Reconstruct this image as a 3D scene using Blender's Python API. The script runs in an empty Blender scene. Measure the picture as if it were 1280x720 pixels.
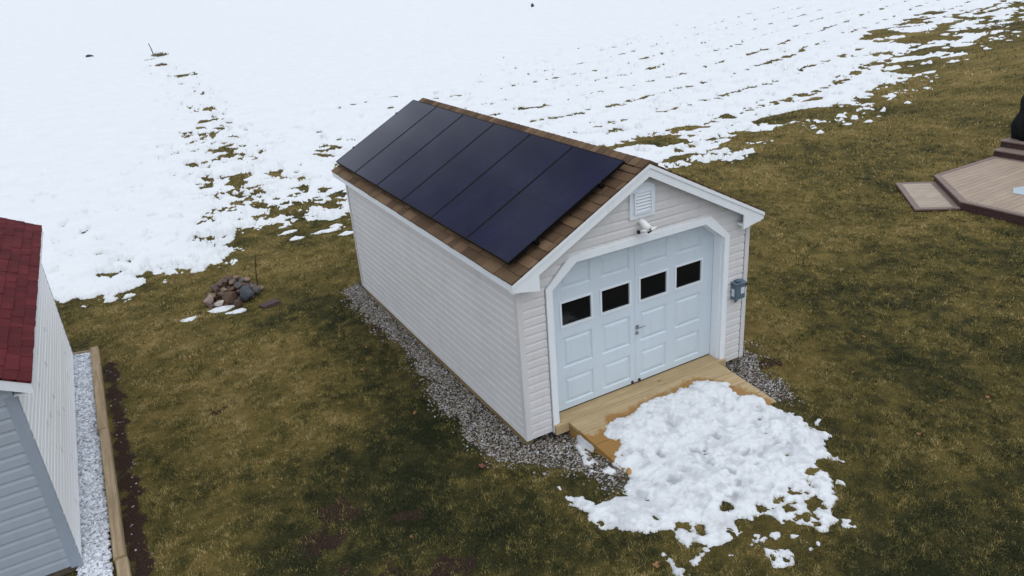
import bpy, bmesh, math, random
import numpy as np
from mathutils import Vector, Matrix
R = math.radians
random.seed(7)
scene = bpy.context.scene
COL = scene.collection

# ------------------------------------------------------------------ camera
CAM = np.array([-3.7333, -6.9728, 5.5644])
YAW, PITCH, ROLL = 0.4854, 0.4114, -0.0790
def cam_axes():
    f = Vector((math.sin(YAW)*math.cos(PITCH), math.cos(YAW)*math.cos(PITCH), -math.sin(PITCH)))
    r = f.cross(Vector((0, 0, 1))).normalized(); u = r.cross(f)
    return r*math.cos(ROLL)+u*math.sin(ROLL), -r*math.sin(ROLL)+u*math.cos(ROLL), f
r_, u_, f_ = cam_axes()
cd = bpy.data.cameras.new('camera'); cam = bpy.data.objects.new('camera', cd); COL.objects.link(cam)
M4 = Matrix.Identity(4)
for i in range(3):
    M4[i][0], M4[i][1], M4[i][2], M4[i][3] = r_[i], u_[i], -f_[i], CAM[i]
cam.matrix_world = M4
cd.sensor_width = 36; cd.lens = 934.16/1280*36; cd.clip_end = 5000; cd.clip_start = .1
scene.camera = cam

# ------------------------------------------------------------------ sky, sun, exposure
SUN_EL, SUN_AZ = 68, 175         # soft overcast glow from behind the camera (azimuth from +y, clockwise)
w = bpy.data.worlds.new('World'); scene.world = w; w.use_nodes = True
nt = w.node_tree; nt.nodes.clear()
def wn(t, **k):
    n = nt.nodes.new(t)
    for a, b in k.items(): setattr(n, a, b)
    return n
sky = wn('ShaderNodeTexSky', sky_type='NISHITA', sun_disc=False)
sky.sun_elevation = R(SUN_EL); sky.sun_rotation = R(SUN_AZ); sky.dust_density = 4; sky.air_density = 1.6; sky.ozone_density = 1
hsv = wn('ShaderNodeHueSaturation'); hsv.inputs['Saturation'].default_value = .30
tc = wn('ShaderNodeTexCoord')
nz = wn('ShaderNodeTexNoise'); nz.inputs['Scale'].default_value = 4.2; nz.inputs['Detail'].default_value = 5; nz.inputs['Roughness'].default_value = .55
mr = wn('ShaderNodeMapRange'); mr.inputs['From Min'].default_value = .35; mr.inputs['From Max'].default_value = .65
mr.inputs['To Min'].default_value = .40; mr.inputs['To Max'].default_value = 1.55
mul = wn('ShaderNodeMixRGB', blend_type='MULTIPLY'); mul.inputs['Fac'].default_value = 1
mixw = wn('ShaderNodeMixRGB'); mixw.inputs['Fac'].default_value = .85; mixw.inputs['Color2'].default_value = (9.5, 10.1, 11.1, 1)   # cloud layer
bg = wn('ShaderNodeBackground'); bg.inputs['Strength'].default_value = .085
out = wn('ShaderNodeOutputWorld')
L = nt.links.new
L(sky.outputs[0], hsv.inputs['Color']); L(hsv.outputs[0], mixw.inputs['Color1'])
L(tc.outputs['Generated'], nz.inputs['Vector']); L(nz.outputs['Fac'], mr.inputs['Value'])
L(mixw.outputs[0], mul.inputs['Color1']); L(mr.outputs[0], mul.inputs['Color2'])
L(mul.outputs[0], bg.inputs['Color']); L(bg.outputs[0], out.inputs[0])
sd_ = bpy.data.lights.new('sun', 'SUN'); sd_.energy = .5; sd_.angle = R(50); sd_.color = (1, .97, .93)
sun = bpy.data.objects.new('sun', sd_); COL.objects.link(sun)
d = Vector((math.sin(R(SUN_AZ))*math.cos(R(SUN_EL)), math.cos(R(SUN_AZ))*math.cos(R(SUN_EL)), math.sin(R(SUN_EL))))
sun.rotation_euler = d.to_track_quat('Z', 'Y').to_euler()
scene.view_settings.view_transform = 'Standard'; scene.view_settings.look = 'None'
scene.view_settings.gamma = 1; scene.view_settings.use_curve_mapping = False
scene.view_settings.exposure = 0.38

# ------------------------------------------------------------------ helpers
class NB:                       # node builder for one material
    def __init__(s, name):
        s.m = bpy.data.materials.new(name); s.m.use_nodes = True
        s.t = s.m.node_tree; s.t.nodes.clear()
        s.o = s.t.nodes.new('ShaderNodeOutputMaterial'); s.b = s.t.nodes.new('ShaderNodeBsdfPrincipled')
        s.t.links.new(s.b.outputs[0], s.o.inputs[0]); s.tc = s.t.nodes.new('ShaderNodeTexCoord')
    def n(s, t, **k):
        n = s.t.nodes.new(t)
        for a, b in k.items(): setattr(n, a, b)
        return n
    def l(s, a, b): s.t.links.new(a, b)
    def noise(s, scale, detail=4, rough=.6, vec=None, dist=0, mapscale=None):
        n = s.n('ShaderNodeTexNoise'); n.inputs['Scale'].default_value = scale; n.inputs['Detail'].default_value = detail
        n.inputs['Roughness'].default_value = rough; n.inputs['Distortion'].default_value = dist
        v = vec or s.tc.outputs['Object']
        if mapscale:
            mp = s.n('ShaderNodeMapping'); mp.inputs['Scale'].default_value = mapscale; s.l(v, mp.inputs[0]); v = mp.outputs[0]
        s.l(v, n.inputs['Vector']); return n.outputs['Fac']
    def ramp(s, fac, stops, interp='LINEAR'):
        n = s.n('ShaderNodeValToRGB'); e = n.color_ramp.elements; n.color_ramp.interpolation = interp
        while len(e) < len(stops): e.new(.5)
        for i, (p, c) in enumerate(stops):
            e[i].position = p; e[i].color = (c[0], c[1], c[2], 1) if hasattr(c, '__len__') else (c, c, c, 1)
        s.l(fac, n.inputs[0]); return n.outputs[0]
    def mix(s, fac, a, b, mode='MIX'):
        n = s.n('ShaderNodeMixRGB', blend_type=mode)
        for sock, v in ((n.inputs[0], fac), (n.inputs[1], a), (n.inputs[2], b)):
            if hasattr(v, 'is_linked') or hasattr(v, 'links'): s.l(v, sock)
            elif hasattr(v, '__len__'): sock.default_value = (v[0], v[1], v[2], 1)
            else: sock.default_value = v
        return n.outputs[0]
    def math(s, op, a, b=0.0):
        n = s.n('ShaderNodeMath', operation=op)
        for sock, v in ((n.inputs[0], a), (n.inputs[1], b)):
            if hasattr(v, 'links'): s.l(v, sock)
            else: sock.default_value = v
        return n.outputs[0]
    def attr(s, name):
        return s.n('ShaderNodeAttribute', attribute_name=name)
    def island(s):
        return s.n('ShaderNodeNewGeometry').outputs['Random Per Island']
    def bump(s, h, strength=.3, dist=.01):
        n = s.n('ShaderNodeBump'); n.inputs['Strength'].default_value = strength; n.inputs['Distance'].default_value = dist
        s.l(h, n.inputs['Height']); s.l(n.outputs[0], s.b.inputs['Normal'])
    def color(s, c):
        if hasattr(c, 'links'): s.l(c, s.b.inputs['Base Color'])
        else: s.b.inputs['Base Color'].default_value = (c[0], c[1], c[2], 1)
    def set(s, rough=.7, spec=.3, metal=0):
        s.b.inputs['Roughness'].default_value = rough; s.b.inputs['Specular IOR Level'].default_value = spec
        s.b.inputs['Metallic'].default_value = metal; return s.m

def painted(name, c, rough=.5, var=.08, scale=3, bump=.05, spec=.3, dirt=.0):
    b = NB(name)
    n = b.noise(scale, 5, .65); n2 = b.noise(scale*14, 3, .6)
    lo = tuple(x*(1-var) for x in c); hi = tuple(min(1, x*(1+var*.6)) for x in c)
    col = b.ramp(n, [(.3, lo), (.7, hi)])
    if dirt:
        st = b.noise(1.0, 6, .7, mapscale=(9, 9, 1.3))
        col = b.mix(b.math('MULTIPLY', b.ramp(st, [(.5, 0), (.75, 1)]), dirt), col, tuple(x*.62 for x in (c[0], c[1]*.97, c[2]*.9)))
    b.color(col)
    if bump: b.bump(n2, bump, .004)
    return b.set(rough, spec)

def wood(name, dark, light, axis='x', rough=.75, wet=None, knots=True):
    b = NB(name)
    sc = {'x': (.9, 14, 14), 'y': (14, .9, 14), 'z': (14, 14, .9)}[axis]
    g = b.noise(1.6, 6, .65, mapscale=sc, dist=.6); isl = b.island()
    big = b.noise(1.7, 4, .6)
    f = b.math('ADD', b.math('MULTIPLY', g, .75), b.math('MULTIPLY', big, .25))
    col = b.ramp(f, [(.32, dark), (.62, light)])
    col = b.mix(b.math('MULTIPLY', isl, .30), col, tuple(x*.55 for x in light))
    if wet:
        col = b.mix(b.math('MULTIPLY', b.n('ShaderNodeObjectInfo').outputs['Random'], .35), col, (.34, .27, .16))
        col = b.mix(b.math('MULTIPLY', b.ramp(b.noise(3.5, 5, .7), [(.5, 0), (.75, 1)]), .35), col, (.22, .17, .10))
    if knots:
        v = b.n('ShaderNodeTexVoronoi'); v.inputs['Scale'].default_value = 2.1
        mp = b.n('ShaderNodeMapping'); mp.inputs['Scale'].default_value = {'x': (.8, 1.6, 1.6), 'y': (1.6, .8, 1.6), 'z': (1.6, 1.6, .8)}[axis]
        b.l(b.tc.outputs['Object'], mp.inputs[0]); b.l(mp.outputs[0], v.inputs['Vector'])
        k = b.ramp(v.outputs['Distance'], [(.035, 1), (.085, 0)])
        col = b.mix(b.math('MULTIPLY', k, .75), col, tuple(x*.35 for x in dark))
    if wet:
        a = b.attr('wet').outputs['Fac']
        wn_ = b.math('ADD', a, b.math('MULTIPLY', b.math('SUBTRACT', b.noise(7, 5, .65), .5), .9))
        wf = b.ramp(wn_, [(.38, 0), (.58, 1)])
        col = b.mix(b.math('MULTIPLY', wf, .85), col, wet, 'MIX')
        rr = b.n('ShaderNodeMapRange'); b.l(wf, rr.inputs[0]); rr.inputs['To Min'].default_value = rough; rr.inputs['To Max'].default_value = .3
        b.l(rr.outputs[0], b.b.inputs['Roughness'])
    b.color(col); b.bump(g, .25, .006)
    m = b.set(rough, .25)
    return m

def off_of(parent):
    v = Vector((0, 0, 0))
    while parent is not None: v += parent.location; parent = parent.parent
    return v
class MB:                       # one mesh object in the making, in world coordinates
    def __init__(s): s.bm = bmesh.new()
    def poly(s, pts):
        return s.bm.faces.new([s.bm.verts.new(p) for p in pts])
    def hexa(s, p):             # p: 8 points, bottom ring then top ring
        v = [s.bm.verts.new(q) for q in p]
        for f in ((3, 2, 1, 0), (4, 5, 6, 7), (0, 1, 5, 4), (1, 2, 6, 5), (2, 3, 7, 6), (3, 0, 4, 7)):
            s.bm.faces.new([v[i] for i in f])
        return v
    def box(s, a, b):
        (x0, y0, z0), (x1, y1, z1) = a, b
        return s.hexa([(x0,y0,z0),(x1,y0,z0),(x1,y1,z0),(x0,y1,z0),(x0,y0,z1),(x1,y0,z1),(x1,y1,z1),(x0,y1,z1)])
    def prism(s, pts, vec):     # extrude a planar polygon along vec
        vec = Vector(vec); a = [s.bm.verts.new(p) for p in pts]; b = [s.bm.verts.new(Vector(p)+vec) for p in pts]
        n = len(pts); s.bm.faces.new(a[::-1]); s.bm.faces.new(b)
        for i in range(n): s.bm.faces.new((a[i], a[(i+1) % n], b[(i+1) % n], b[i]))
    def tube(s, path, radii, n=12, cap=True):
        rings = []; path = [Vector(p) for p in path]
        for i, p in enumerate(path):
            t = (path[min(i+1, len(path)-1)]-path[max(i-1, 0)]).normalized()
            a = t.orthogonal().normalized() if i == 0 else (a0-t*a0.dot(t)).normalized()
            a0 = a; c = t.cross(a); r = radii[i] if hasattr(radii, '__len__') else radii
            rings.append([s.bm.verts.new(p+a*r*math.cos(2*math.pi*k/n)+c*r*math.sin(2*math.pi*k/n)) for k in range(n)])
        for i in range(len(rings)-1):
            for k in range(n): s.bm.faces.new((rings[i][k], rings[i][(k+1) % n], rings[i+1][(k+1) % n], rings[i+1][k]))
        if cap: s.bm.faces.new(rings[0][::-1]); s.bm.faces.new(rings[-1])
    def cut(s, co, no, clear=True):
        g = list(s.bm.verts)+list(s.bm.edges)+list(s.bm.faces)
        bmesh.ops.bisect_plane(s.bm, geom=g, plane_co=co, plane_no=no, clear_outer=clear)
    def bevel(s, w, seg=2):
        bmesh.ops.bevel(s.bm, geom=list(s.bm.edges), offset=w, segments=seg, affect='EDGES', clamp_overlap=True)
    def build(s, name, m, parent=None, smooth=False):
        bmesh.ops.recalc_face_normals(s.bm, faces=s.bm.faces)
        o_ = off_of(parent)
        if o_.length: bmesh.ops.translate(s.bm, verts=s.bm.verts, vec=-o_)
        me = bpy.data.meshes.new(name); s.bm.to_mesh(me); s.bm.free()
        me.materials.append(m)
        if smooth:
            for p in me.polygons: p.use_smooth = True
        o = bpy.data.objects.new(name, me); COL.objects.link(o); o.parent = parent
        return o
def tag(o, label, cat, group=None, kind=None):
    if label: o['label'] = label
    if cat: o['category'] = cat
    if group: o['group'] = group
    if kind: o['kind'] = kind
    return o
def thing(name, label, cat, loc, group=None):
    o = bpy.data.objects.new(name, None); o.empty_display_size = .2; COL.objects.link(o); o.location = loc
    return tag(o, label, cat, group)
def copy_tree(o, parent=None):
    c = o.copy(); COL.objects.link(c); c.parent = parent
    for ch in [x for x in bpy.data.objects if x.parent == o]: copy_tree(ch, c)
    return c

# numpy noise ------------------------------------------------------
def _h(ix, iy, seed):
    h = (ix.astype(np.int64)*374761393+iy.astype(np.int64)*668265263+seed*974634533) & 0xffffffff
    h = ((h ^ (h >> 13))*1274126177) & 0xffffffff
    return ((h ^ (h >> 16)) & 0xffffff)/float(0xffffff)
def vnoise(x, y, seed=0):
    ix, iy = np.floor(x), np.floor(y); fx, fy = x-ix, y-iy
    fx = fx*fx*fx*(fx*(fx*6-15)+10); fy = fy*fy*fy*(fy*(fy*6-15)+10)
    a, b = _h(ix, iy, seed), _h(ix+1, iy, seed); c, d = _h(ix, iy+1, seed), _h(ix+1, iy+1, seed)
    return (a+(b-a)*fx)*(1-fy)+(c+(d-c)*fx)*fy
def fbm(x, y, scale, seed=0, oct=4, gain=.5):      # about zero mean, unit-ish spread
    x, y = np.asarray(x, float)/scale, np.asarray(y, float)/scale; s = 0; a = 1; q = 0
    for i in range(oct):
        ca, sa = math.cos(i*.9+seed), math.sin(i*.9+seed)
        s = s+a*(vnoise(x*ca-y*sa+i*17.3, x*sa+y*ca-i*9.1, seed*31+i)-.5); q += a*a
        x, y = x*2.03, y*2.03; a *= gain
    return s/(math.sqrt(q)*.21)
def sstep(a, b, x):
    t = np.clip((x-a)/(b-a), 0, 1); return t*t*(3-2*t)
def poly_sd(P, x, y):            # signed distance to a polygon, positive inside
    P = np.asarray(P, float); d = np.full(np.shape(x), 1e9); ins = np.zeros(np.shape(x), bool)
    for i in range(len(P)):
        a, b = P[i], P[(i+1) % len(P)]; e = b-a
        t = np.clip(((x-a[0])*e[0]+(y-a[1])*e[1])/max(e@e, 1e-12), 0, 1)
        d = np.minimum(d, np.hypot(x-a[0]-t*e[0], y-a[1]-t*e[1]))
        c = (a[1] > y) != (b[1] > y)
        xi = a[0]+(y-a[1])*(b[0]-a[0])/(b[1]-a[1] if b[1] != a[1] else 1e-9)
        ins ^= c & (x < xi)
    return np.where(ins, d, -d)
def seg_d(a, b, x, y):
    ex, ey = b[0]-a[0], b[1]-a[1]
    t = np.clip(((x-a[0])*ex+(y-a[1])*ey)/(ex*ex+ey*ey), 0, 1)
    return np.hypot(x-a[0]-t*ex, y-a[1]-t*ey)
def mesh_np(name, V, F, m, attrs=None, smooth=True, parent=None):
    V = np.asarray(V, np.float32); F = np.asarray(F, np.int32); k = F.shape[1]
    me = bpy.data.meshes.new(name)
    me.vertices.add(len(V)); me.vertices.foreach_set('co', V.ravel())
    me.loops.add(F.size); me.loops.foreach_set('vertex_index', F.ravel())
    me.polygons.add(len(F)); me.polygons.foreach_set('loop_start', np.arange(0, F.size, k, dtype=np.int32))
    me.polygons.foreach_set('use_smooth', np.full(len(F), smooth))
    me.update(calc_edges=True)
    for n, v in (attrs or {}).items():
        a = me.attributes.new(n, 'FLOAT', 'POINT'); a.data.foreach_set('value', np.asarray(v, np.float32))
    me.materials.append(m)
    o = bpy.data.objects.new(name, me); COL.objects.link(o); o.parent = parent
    return o
def grid_faces(nr, nc):
    i = np.arange(nr*nc).reshape(nr, nc)
    return np.stack([i[:-1, :-1], i[:-1, 1:], i[1:, 1:], i[1:, :-1]], -1).reshape(-1, 4)

# ------------------------------------------------------------------ terrain fields
W = 3.66; LEN = 6.28; MID = W/2
def ground_z(x, y):
    x = np.asarray(x, float); y = np.asarray(y, float)
    z = -.12+.012*fbm(x, y, 2.2, 3, 3)*sstep(32, 14, np.hypot(x, y))
    t = (y+.25*x-75)*.02
    rise = np.where(t > 4, t, np.log1p(np.exp(np.clip(t*4, -50, 20)))/4)
    near = np.maximum(0, 1-np.hypot(np.maximum(np.abs(x-MID)-2, 0), np.maximum(np.abs(y-3)-3.5, 0)))
    z = z-.01*near
    return z+rise*.9
def gz(x, y): return float(ground_z(np.array([x]), np.array([y]))[0])

EDGE = [(-300, 60), (-60, 24), (-20, 14.5), (-9, 12.0), (-5.35, 10.35), (-3.4, 9.35), (-2.4, 9.3), (-1.7, 9.9), (-.7, 10.9), (.2, 11.6), (1.5, 11.5),
        (3.5, 10.8), (6, 9.8), (8.5, 9.0), (10.5, 8.75), (11.97, 8.9), (14.6, 9.3), (16.5, 9.9), (18.0, 10.2), (19.8, 10.1), (23.1, 11.4), (26.5, 12.7), (31.4, 14.5), (35.9, 16.4), (41, 18.1), (43.5, 19.6),
        (47, 21.3), (53.2, 23.2), (60, 26.5), (90, 39), (400, 160), (400, 900), (-300, 900)]
TRAIL = [(1.8, 62), (2.3, 51.4), (1.1, 33.0), (.1, 23.2), (-.1, 18.6), (-.1, 15.5), (-.5, 10.8)]
BARE = [(1.9, 67.5, .75), (2.0, 61.1, .6), (2.6, 51.1, .75), (1.3, 33.7, .55), (1.0, 29.8, .4), (.2, 22.6, .6), (.1, 21.4, .5), (-.2, 17.8, .5), (-.5, 15.8, .3),
        (-.4, 12.8, .4), (-.5, 11.6, .5), (.5, 13.0, .4), (.3, 12.6, .3), (-1.1, 14.1, .25), (1.5, 12.9, .5), (1.2, 12.6, .4), (3.4, 19.7, .4), (2.9, 18.5, .3)]
STRIPS = [((36.5, 22.2), (46, 26.2), .55), ((46, 26.2), (54, 28.9), .4), ((36.0, 19.6), (44, 22.7), .5), ((44, 22.9), (52, 25.6), .45), ((30.5, 17.5), (32.9, 18.3), .15), ((29.6, 15.6), (37.7, 18.6), .55), ((37.7, 18.6), (47, 22.4), .7), ((47, 22.4), (60, 27.2), .7),
          ((16.3, 10.9), (19.4, 11.6), .35), ((19.7, 11.8), (22.8, 12.3), .3), ((12.9, 9.7), (14.6, 10.2), .3), ((10.0, 12.2), (12.8, 12.5), .08), ((13.3, 12.25), (14.0, 12.35), .22), ((28, 13.9), (33, 15.6), .12)]
BLOBS = [(-2.30, 6.90, .22, .12), (-3.12, 7.10, .17, .10), (-2.55, 7.20, .22, .12), (-.27, 10.42, .2, .12), (-.3, 11.05, .25, .15), (.53, 10.47, .35, .15), (.8, 9.93, .28, .10), (.82, 10.69, .15, .1),
         (36.58, 15.99, 0.24, 0.15), (40.3, 19.3, 0.84, 0.38), (42.4, 17.6, 0.36, 0.22), (39, 16.08, 0.24, 0.15), (18.37, 8.94, 0.17, 0.11), (19.19, 9.16, 0.12, 0.08), (20.72, 10.7, 0.3, 0.19),
         (21.7, 9.85, 0.18, 0.11), (24.71, 11.07, 0.21, 0.11), (17.68, 9.17, 0.18, 0.11), (46.5, 20.6, 0.96, 0.38), (50, 21.2, 0.72, 0.3), (20, 9.6, 0.09, 0.08), (16.2, 9, 0.18, 0.09), (28, 13.2, 0.72, 0.22), (33, 15.2, 0.84, 0.3), (36.5, 16.9, 1.08, 0.3)]
def row_coord(x, y):            # the furrows bend up along the lawn's edge
    return y-.06*(x-12)-.33*np.logaddexp(0, (x-20)/2.5)*2.5
def field_mask(x, y):           # > 0: snow lies here
    sd = np.clip(poly_sd(EDGE, x, y), -6, 6)
    s = sd*.6+.26*fbm(x, y, 1.5, 11, 4, .6)+.17*fbm(x, y, .34, 12, 4, .65)
    # melted holes
    n = fbm(x, y*.65, .27, 21, 4, .65)*.85+.53*fbm(x*.75, y*.6, .5, 22, 3, .6)
    edge = sstep(5.0, .3, poly_sd(EDGE, x, y))
    right = sstep(2, 9, x)*sstep(46, 20, y-.3*x)
    rows = np.cos(2*np.pi*(row_coord(x, y)-12.4+.16*fbm(x, y, 4, 31, 2))/2.68)
    rowf = sstep(.62, .99, rows)*right
    td = np.full(np.shape(x), 1e9)
    for a, b in zip(TRAIL[:-1], TRAIL[1:]): td = np.minimum(td, seg_d(a, b, x, y)/(1.0+.025*y))
    trail = np.exp(-td*td*.6)
    calm = sstep(20, 44, y-.45*x)          # far field keeps nearly all of its snow
    midl = sstep(3, 9, x)*sstep(45, 14, y)
    thr = 2.68+3.7*calm*(1-.85*trail)-.75*edge-1.75*rowf-1.75*trail-.45*midl-.25*sstep(30, 10, y)
    s = np.minimum(s, (thr-n)*.28)
    for a, b, r in STRIPS:
        s = np.minimum(s, (seg_d(a, b, x, y)-r)*.5+.35*fbm(x*.5, y, .8, 41, 3))
    for bx, by, r in BARE:
        s = np.minimum(s, (np.hypot(x-bx, (y-by)*.8)-r*.8)*.6+.13*fbm(x, y, .4, 42, 4, .65))
    for bx, by, rx, ry in BLOBS:
        q = 1-np.hypot((x-bx)/rx, (y-by)/ry)
        s = np.maximum(s, np.maximum(q*.16, -.5)+.03*fbm(x, y, .2, 43, 3))
    return s

PILE = [(.95,-.39),(1.17,-.32),(1.46,-.34),(1.72,-.24),(2.02,-.26),(2.34,-.27),(2.57,-.26),(2.79,-.39),(2.93,-.52),(2.89,-.64),(3.0,-.77),(3.1,-.96),(3.15,-1.13),(3.17,-1.32),(3.26,-1.47),(3.14,-1.69),(3.15,-1.82),(3.21,-1.96),(3.04,-1.95),(2.9,-2.13),(2.89,-2.38),(2.82,-2.29),(2.78,-2.23),(2.65,-2.21),(2.62,-2.36),(2.49,-2.55),(2.3,-2.81),(2.13,-2.88),(2.05,-3.01),(1.9,-3.02),(1.77,-3.07),(1.72,-2.87),(1.58,-2.74),(1.39,-2.7),(1.27,-2.56),(1.11,-2.62),(1.0,-2.6),(.99,-2.46),(.89,-2.61),(.67,-2.63),(.37,-2.68),(.35,-2.62),(.63,-2.54),(.58,-2.4),(.46,-2.45),(.41,-2.29),(.61,-2.13),(.44,-2.13),(.28,-2.12),(.06,-1.87),(-.13,-1.74),(-.13,-1.45),(-.14,-1.09),(.03,-1.18),(.07,-1.37),(.31,-1.43),(.49,-1.53),(.48,-1.35),(.66,-1.24),(.72,-1.03),(.7,-.94),(.79,-.76),(.91,-.7),(.81,-.5)]
PIECES = [[(.54,-.27),(.57,-.5),(.55,-.79),(.66,-1.02),(.55,-1.05),(.36,-.87),(.4,-.61)], [(1.07,-2.67),(1.2,-2.72),(1.22,-2.8),(1.1,-2.85),(1.0,-2.8)],
          [(1.1,-2.89),(1.14,-2.98),(1.27,-3.04),(1.17,-3.24),(1.04,-3.19),(.99,-3.12)], [(1.3,-2.79),(1.39,-2.81),(1.35,-2.88),(1.26,-2.87)], [(1.47,-2.88),(1.57,-2.98),(1.48,-3.0),(1.41,-2.96)],
          [(1.52,-3.06),(1.65,-3.13),(1.6,-3.19),(1.46,-3.15)], [(2.09,-3.02),(2.17,-3.07),(2.09,-3.18),(2.01,-3.12)], [(.18,-2.39),(.21,-2.46),(.23,-2.73),(.23,-3.0),(.12,-2.95),(.08,-2.65)],
          [(3.28,-1.65),(3.39,-1.67),(3.22,-1.78),(3.2,-1.72)], [(2.59,-2.54),(2.62,-2.7),(2.55,-2.72),(2.53,-2.61)], [(-.13,-.86),(-.09,-.87),(-.10,-.95),(-.15,-.94)], [(.72,-2.75),(.78,-2.78),(.76,-2.84),(.70,-2.82)]]
HOLES = [(2.03,-2.66,.10),(1.41,-2.6,.09),(.74,-2.31,.07),(.64,-2.22,.07),(1.23,-2.23,.04),(.48,-.83,.08),(1.19,-2.53,.08),(2.45,-2.3,.05),(1.75,-2.6,.05)]
DENTS = [(2.23,-1.73),(1.64,-2.03),(1.1,-1.89),(1.66,-1.51),(.54,-1.56),(1.05,-1.55),(1.0,-2.04),(1.69,-1.79),(2.52,-1.71),(1.26,-1.05),(1.55,-1.58),(2.11,-1.65),(2.04,-1.19),(1.6,-1.28),(1.82,-2.22),(1.67,-.74),(1.25,-1.48),(1.42,-2.14),(2.3,-1.96)]
_r = random.Random(21)
for _ in range(26): DENTS.append((_r.uniform(.55, 2.9), _r.uniform(-2.5, -.55)))
RT = dict(y0=-.085, y1=-1.06, z0=.095, z1=-.105)          # ramp top
def ramp_x(y):
    t = np.clip((RT['y0']-y)/(RT['y0']-RT['y1']), 0, 1); return .57+.13*t, 3.13+.13*t
def ramp_z(y): return RT['z0']+(RT['z1']-RT['z0'])*(RT['y0']-y)/(RT['y0']-RT['y1'])
def pile_mask(x, y):
    s = poly_sd(PILE, x, y)+.024*fbm(x, y, .2, 51, 5, .7)
    for P in PIECES: s = np.maximum(s, poly_sd(P, x, y)+.014*fbm(x, y, .12, 52, 3))
    for hx, hy, r in HOLES: s = np.minimum(s, (np.hypot(x-hx, y-hy)-r)*.8+.025*fbm(x, y, .1, 53, 3))
    n = fbm(x, y, .13, 54, 3, .6)
    s = np.minimum(s, (2.7-1.2*sstep(-2.0, -2.9, y)-.5*sstep(.3, .0, s)-n)*.05)
    return s
GRAVEL = [(-.02, 6.75), (-.36, 6.6), (-.42, 5.6), (-.34, 4.4), (-.32, 3.4), (-.42, 2.3), (-.52, 1.3), (-.55, .5), (-.42, -.08), (-.15, -.42), (.1, -.62), (.22, -.95), (.3, -1.35), (.62, -1.45), (.75, -1.1), (.6, -.2), (.9, .2), (2.9, .2), (3.2, -.3), (3.32, -1.1), (3.5, -1.16), (3.62, -.8), (3.72, -.35), (3.95, -.05), (4.1, .5), (4.05, 6.7), (2, 6.9)]
def gravel_mask(x, y): return poly_sd(GRAVEL, x, y)+.05*fbm(x, y, .3, 61, 3, .6)
SOILS = [((-4.55, 6.25), (-4.53, .0), .13), ((-2.6, -.85), (-2.0, -1.15), .16), ((-2.3, -1.2), (-1.6, -1.3), .18), ((3.85, -.25), (4.1, -.3), .2), ((-.42, 2.6), (-.55, 2.3), .08), ((-.48, 4.9), (-.42, 4.2), .07), ((-2.55, .25), (-2.4, .2), .10), ((-2.85, -.1), (-2.7, -.15), .11), ((-1.95, -.25), (-1.8, -.3), .08), ((-3.3, 3.5), (-3.28, 3.4), .05)]
def soil_mask(x, y):
    s = np.full(np.shape(x), -9.)
    for i, (a, b, r) in enumerate(SOILS):
        s = np.maximum(s, r-seg_d(a, b, x, y)+(.04 if i == 0 else .11)*fbm(x, y, .3 if i else .2, 71, 4, .75))
    return s
# lawn colour: 0 dark green ... 1 pale straw. Greener and paler areas as they lie on the lawn.
TONES = [(-.95, 3.4, .75, 2.6, -.28), (-1.2, .2, 1.4, 1.1, -.24), (-.6, -1.6, 1.6, 1.0, -.28), (-2.6, -.4, 1.0, .7, -.16), (-2.0, 1.2, 1.1, .6, -.12), (-2.6, 4.2, 1.7, 2.0, .12), (-3.9, 1.4, .6, .8, -.08), (-3.4, 2.8, .7, .9, .05),
         (4.6, .6, .7, 1.2, .10), (5.2, 4.0, 1.2, 2.0, .04), (5.0, -2.2, 2.6, 1.8, -.12), (7.6, -.3, 2.6, 1.8, -.09), (2.8, -4.0, 2.0, .9, -.20), (9.4, 3.2, 2.5, 2.2, .05), (14, 6.6, 4, 2, .03),
         (19, 9.4, 1.6, .5, -.18), (-1.6, 9.0, 2.6, 1.0, .14), (1.0, 8.6, 1.5, 1.6, .06), (-4.0, 8.2, 1.5, 1.0, .06), (16.5, 8.2, 3, 1.4, .05), (30, 12, 10, 3, .08), (4.4, -.9, .7, .5, .06)]
def tone(x, y):
    t = .47+.065*fbm(x, y, 1.5, 81, 5, .7)+.060*fbm(x, y, .24, 82, 4, .75)
    for cx, cy, rx, ry, a in TONES: t = t+a*np.exp(-((x-cx)/rx)**2-((y-cy)/ry)**2)
    return np.clip(t, 0, 1)

# ------------------------------------------------------------------ materials
def ground_material():
    b = NB('lawn_ground')
    t = b.attr('tone').outputs['Fac']; so = b.attr('soil').outputs['Fac']; gr = b.attr('gravel').outputs['Fac']
    n1 = b.noise(55, 4, .7); n2 = b.noise(9, 5, .65)
    f = b.math('ADD', t, b.math('MULTIPLY', b.math('SUBTRACT', n1, .5), .55))
    f = b.math('ADD', f, b.math('MULTIPLY', b.math('SUBTRACT', n2, .5), .35))
    col = b.mix(1, b.ramp(f, GRASS_RAMP), (.64, .60, .56), 'MULTIPLY')       # thatch and soil, plus shade between blades put into the colour
    soil = b.ramp(b.noise(38, 6, .75), [(.3, (.018, .010, .008)), (.6, (.05, .030, .022)), (.78, (.13, .10, .08))])
    sf = b.ramp(b.math('ADD', so, b.math('MULTIPLY', b.math('SUBTRACT', b.noise(22, 4, .7), .5), .10)), [(.0, 0), (.06, 1)])
    col = b.mix(sf, col, soil)
    gf = b.ramp(gr, [(.0, 0), (.05, 1)])
    col = b.mix(gf, col, b.ramp(b.noise(60, 3, .7), [(.35, (.025, .022, .018)), (.65, (.12, .11, .09))]))
    b.color(col); b.bump(b.noise(70, 5, .75), .8, .03)
    return b.set(.95, .1)
GRASS_RAMP = [(.05, (.024, .032, .013)), (.27, (.070, .069, .027)), (.42, (.146, .126, .040)), (.58, (.232, .184, .060)), (.76, (.34, .262, .105)), (1, (.46, .37, .19))]
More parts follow.
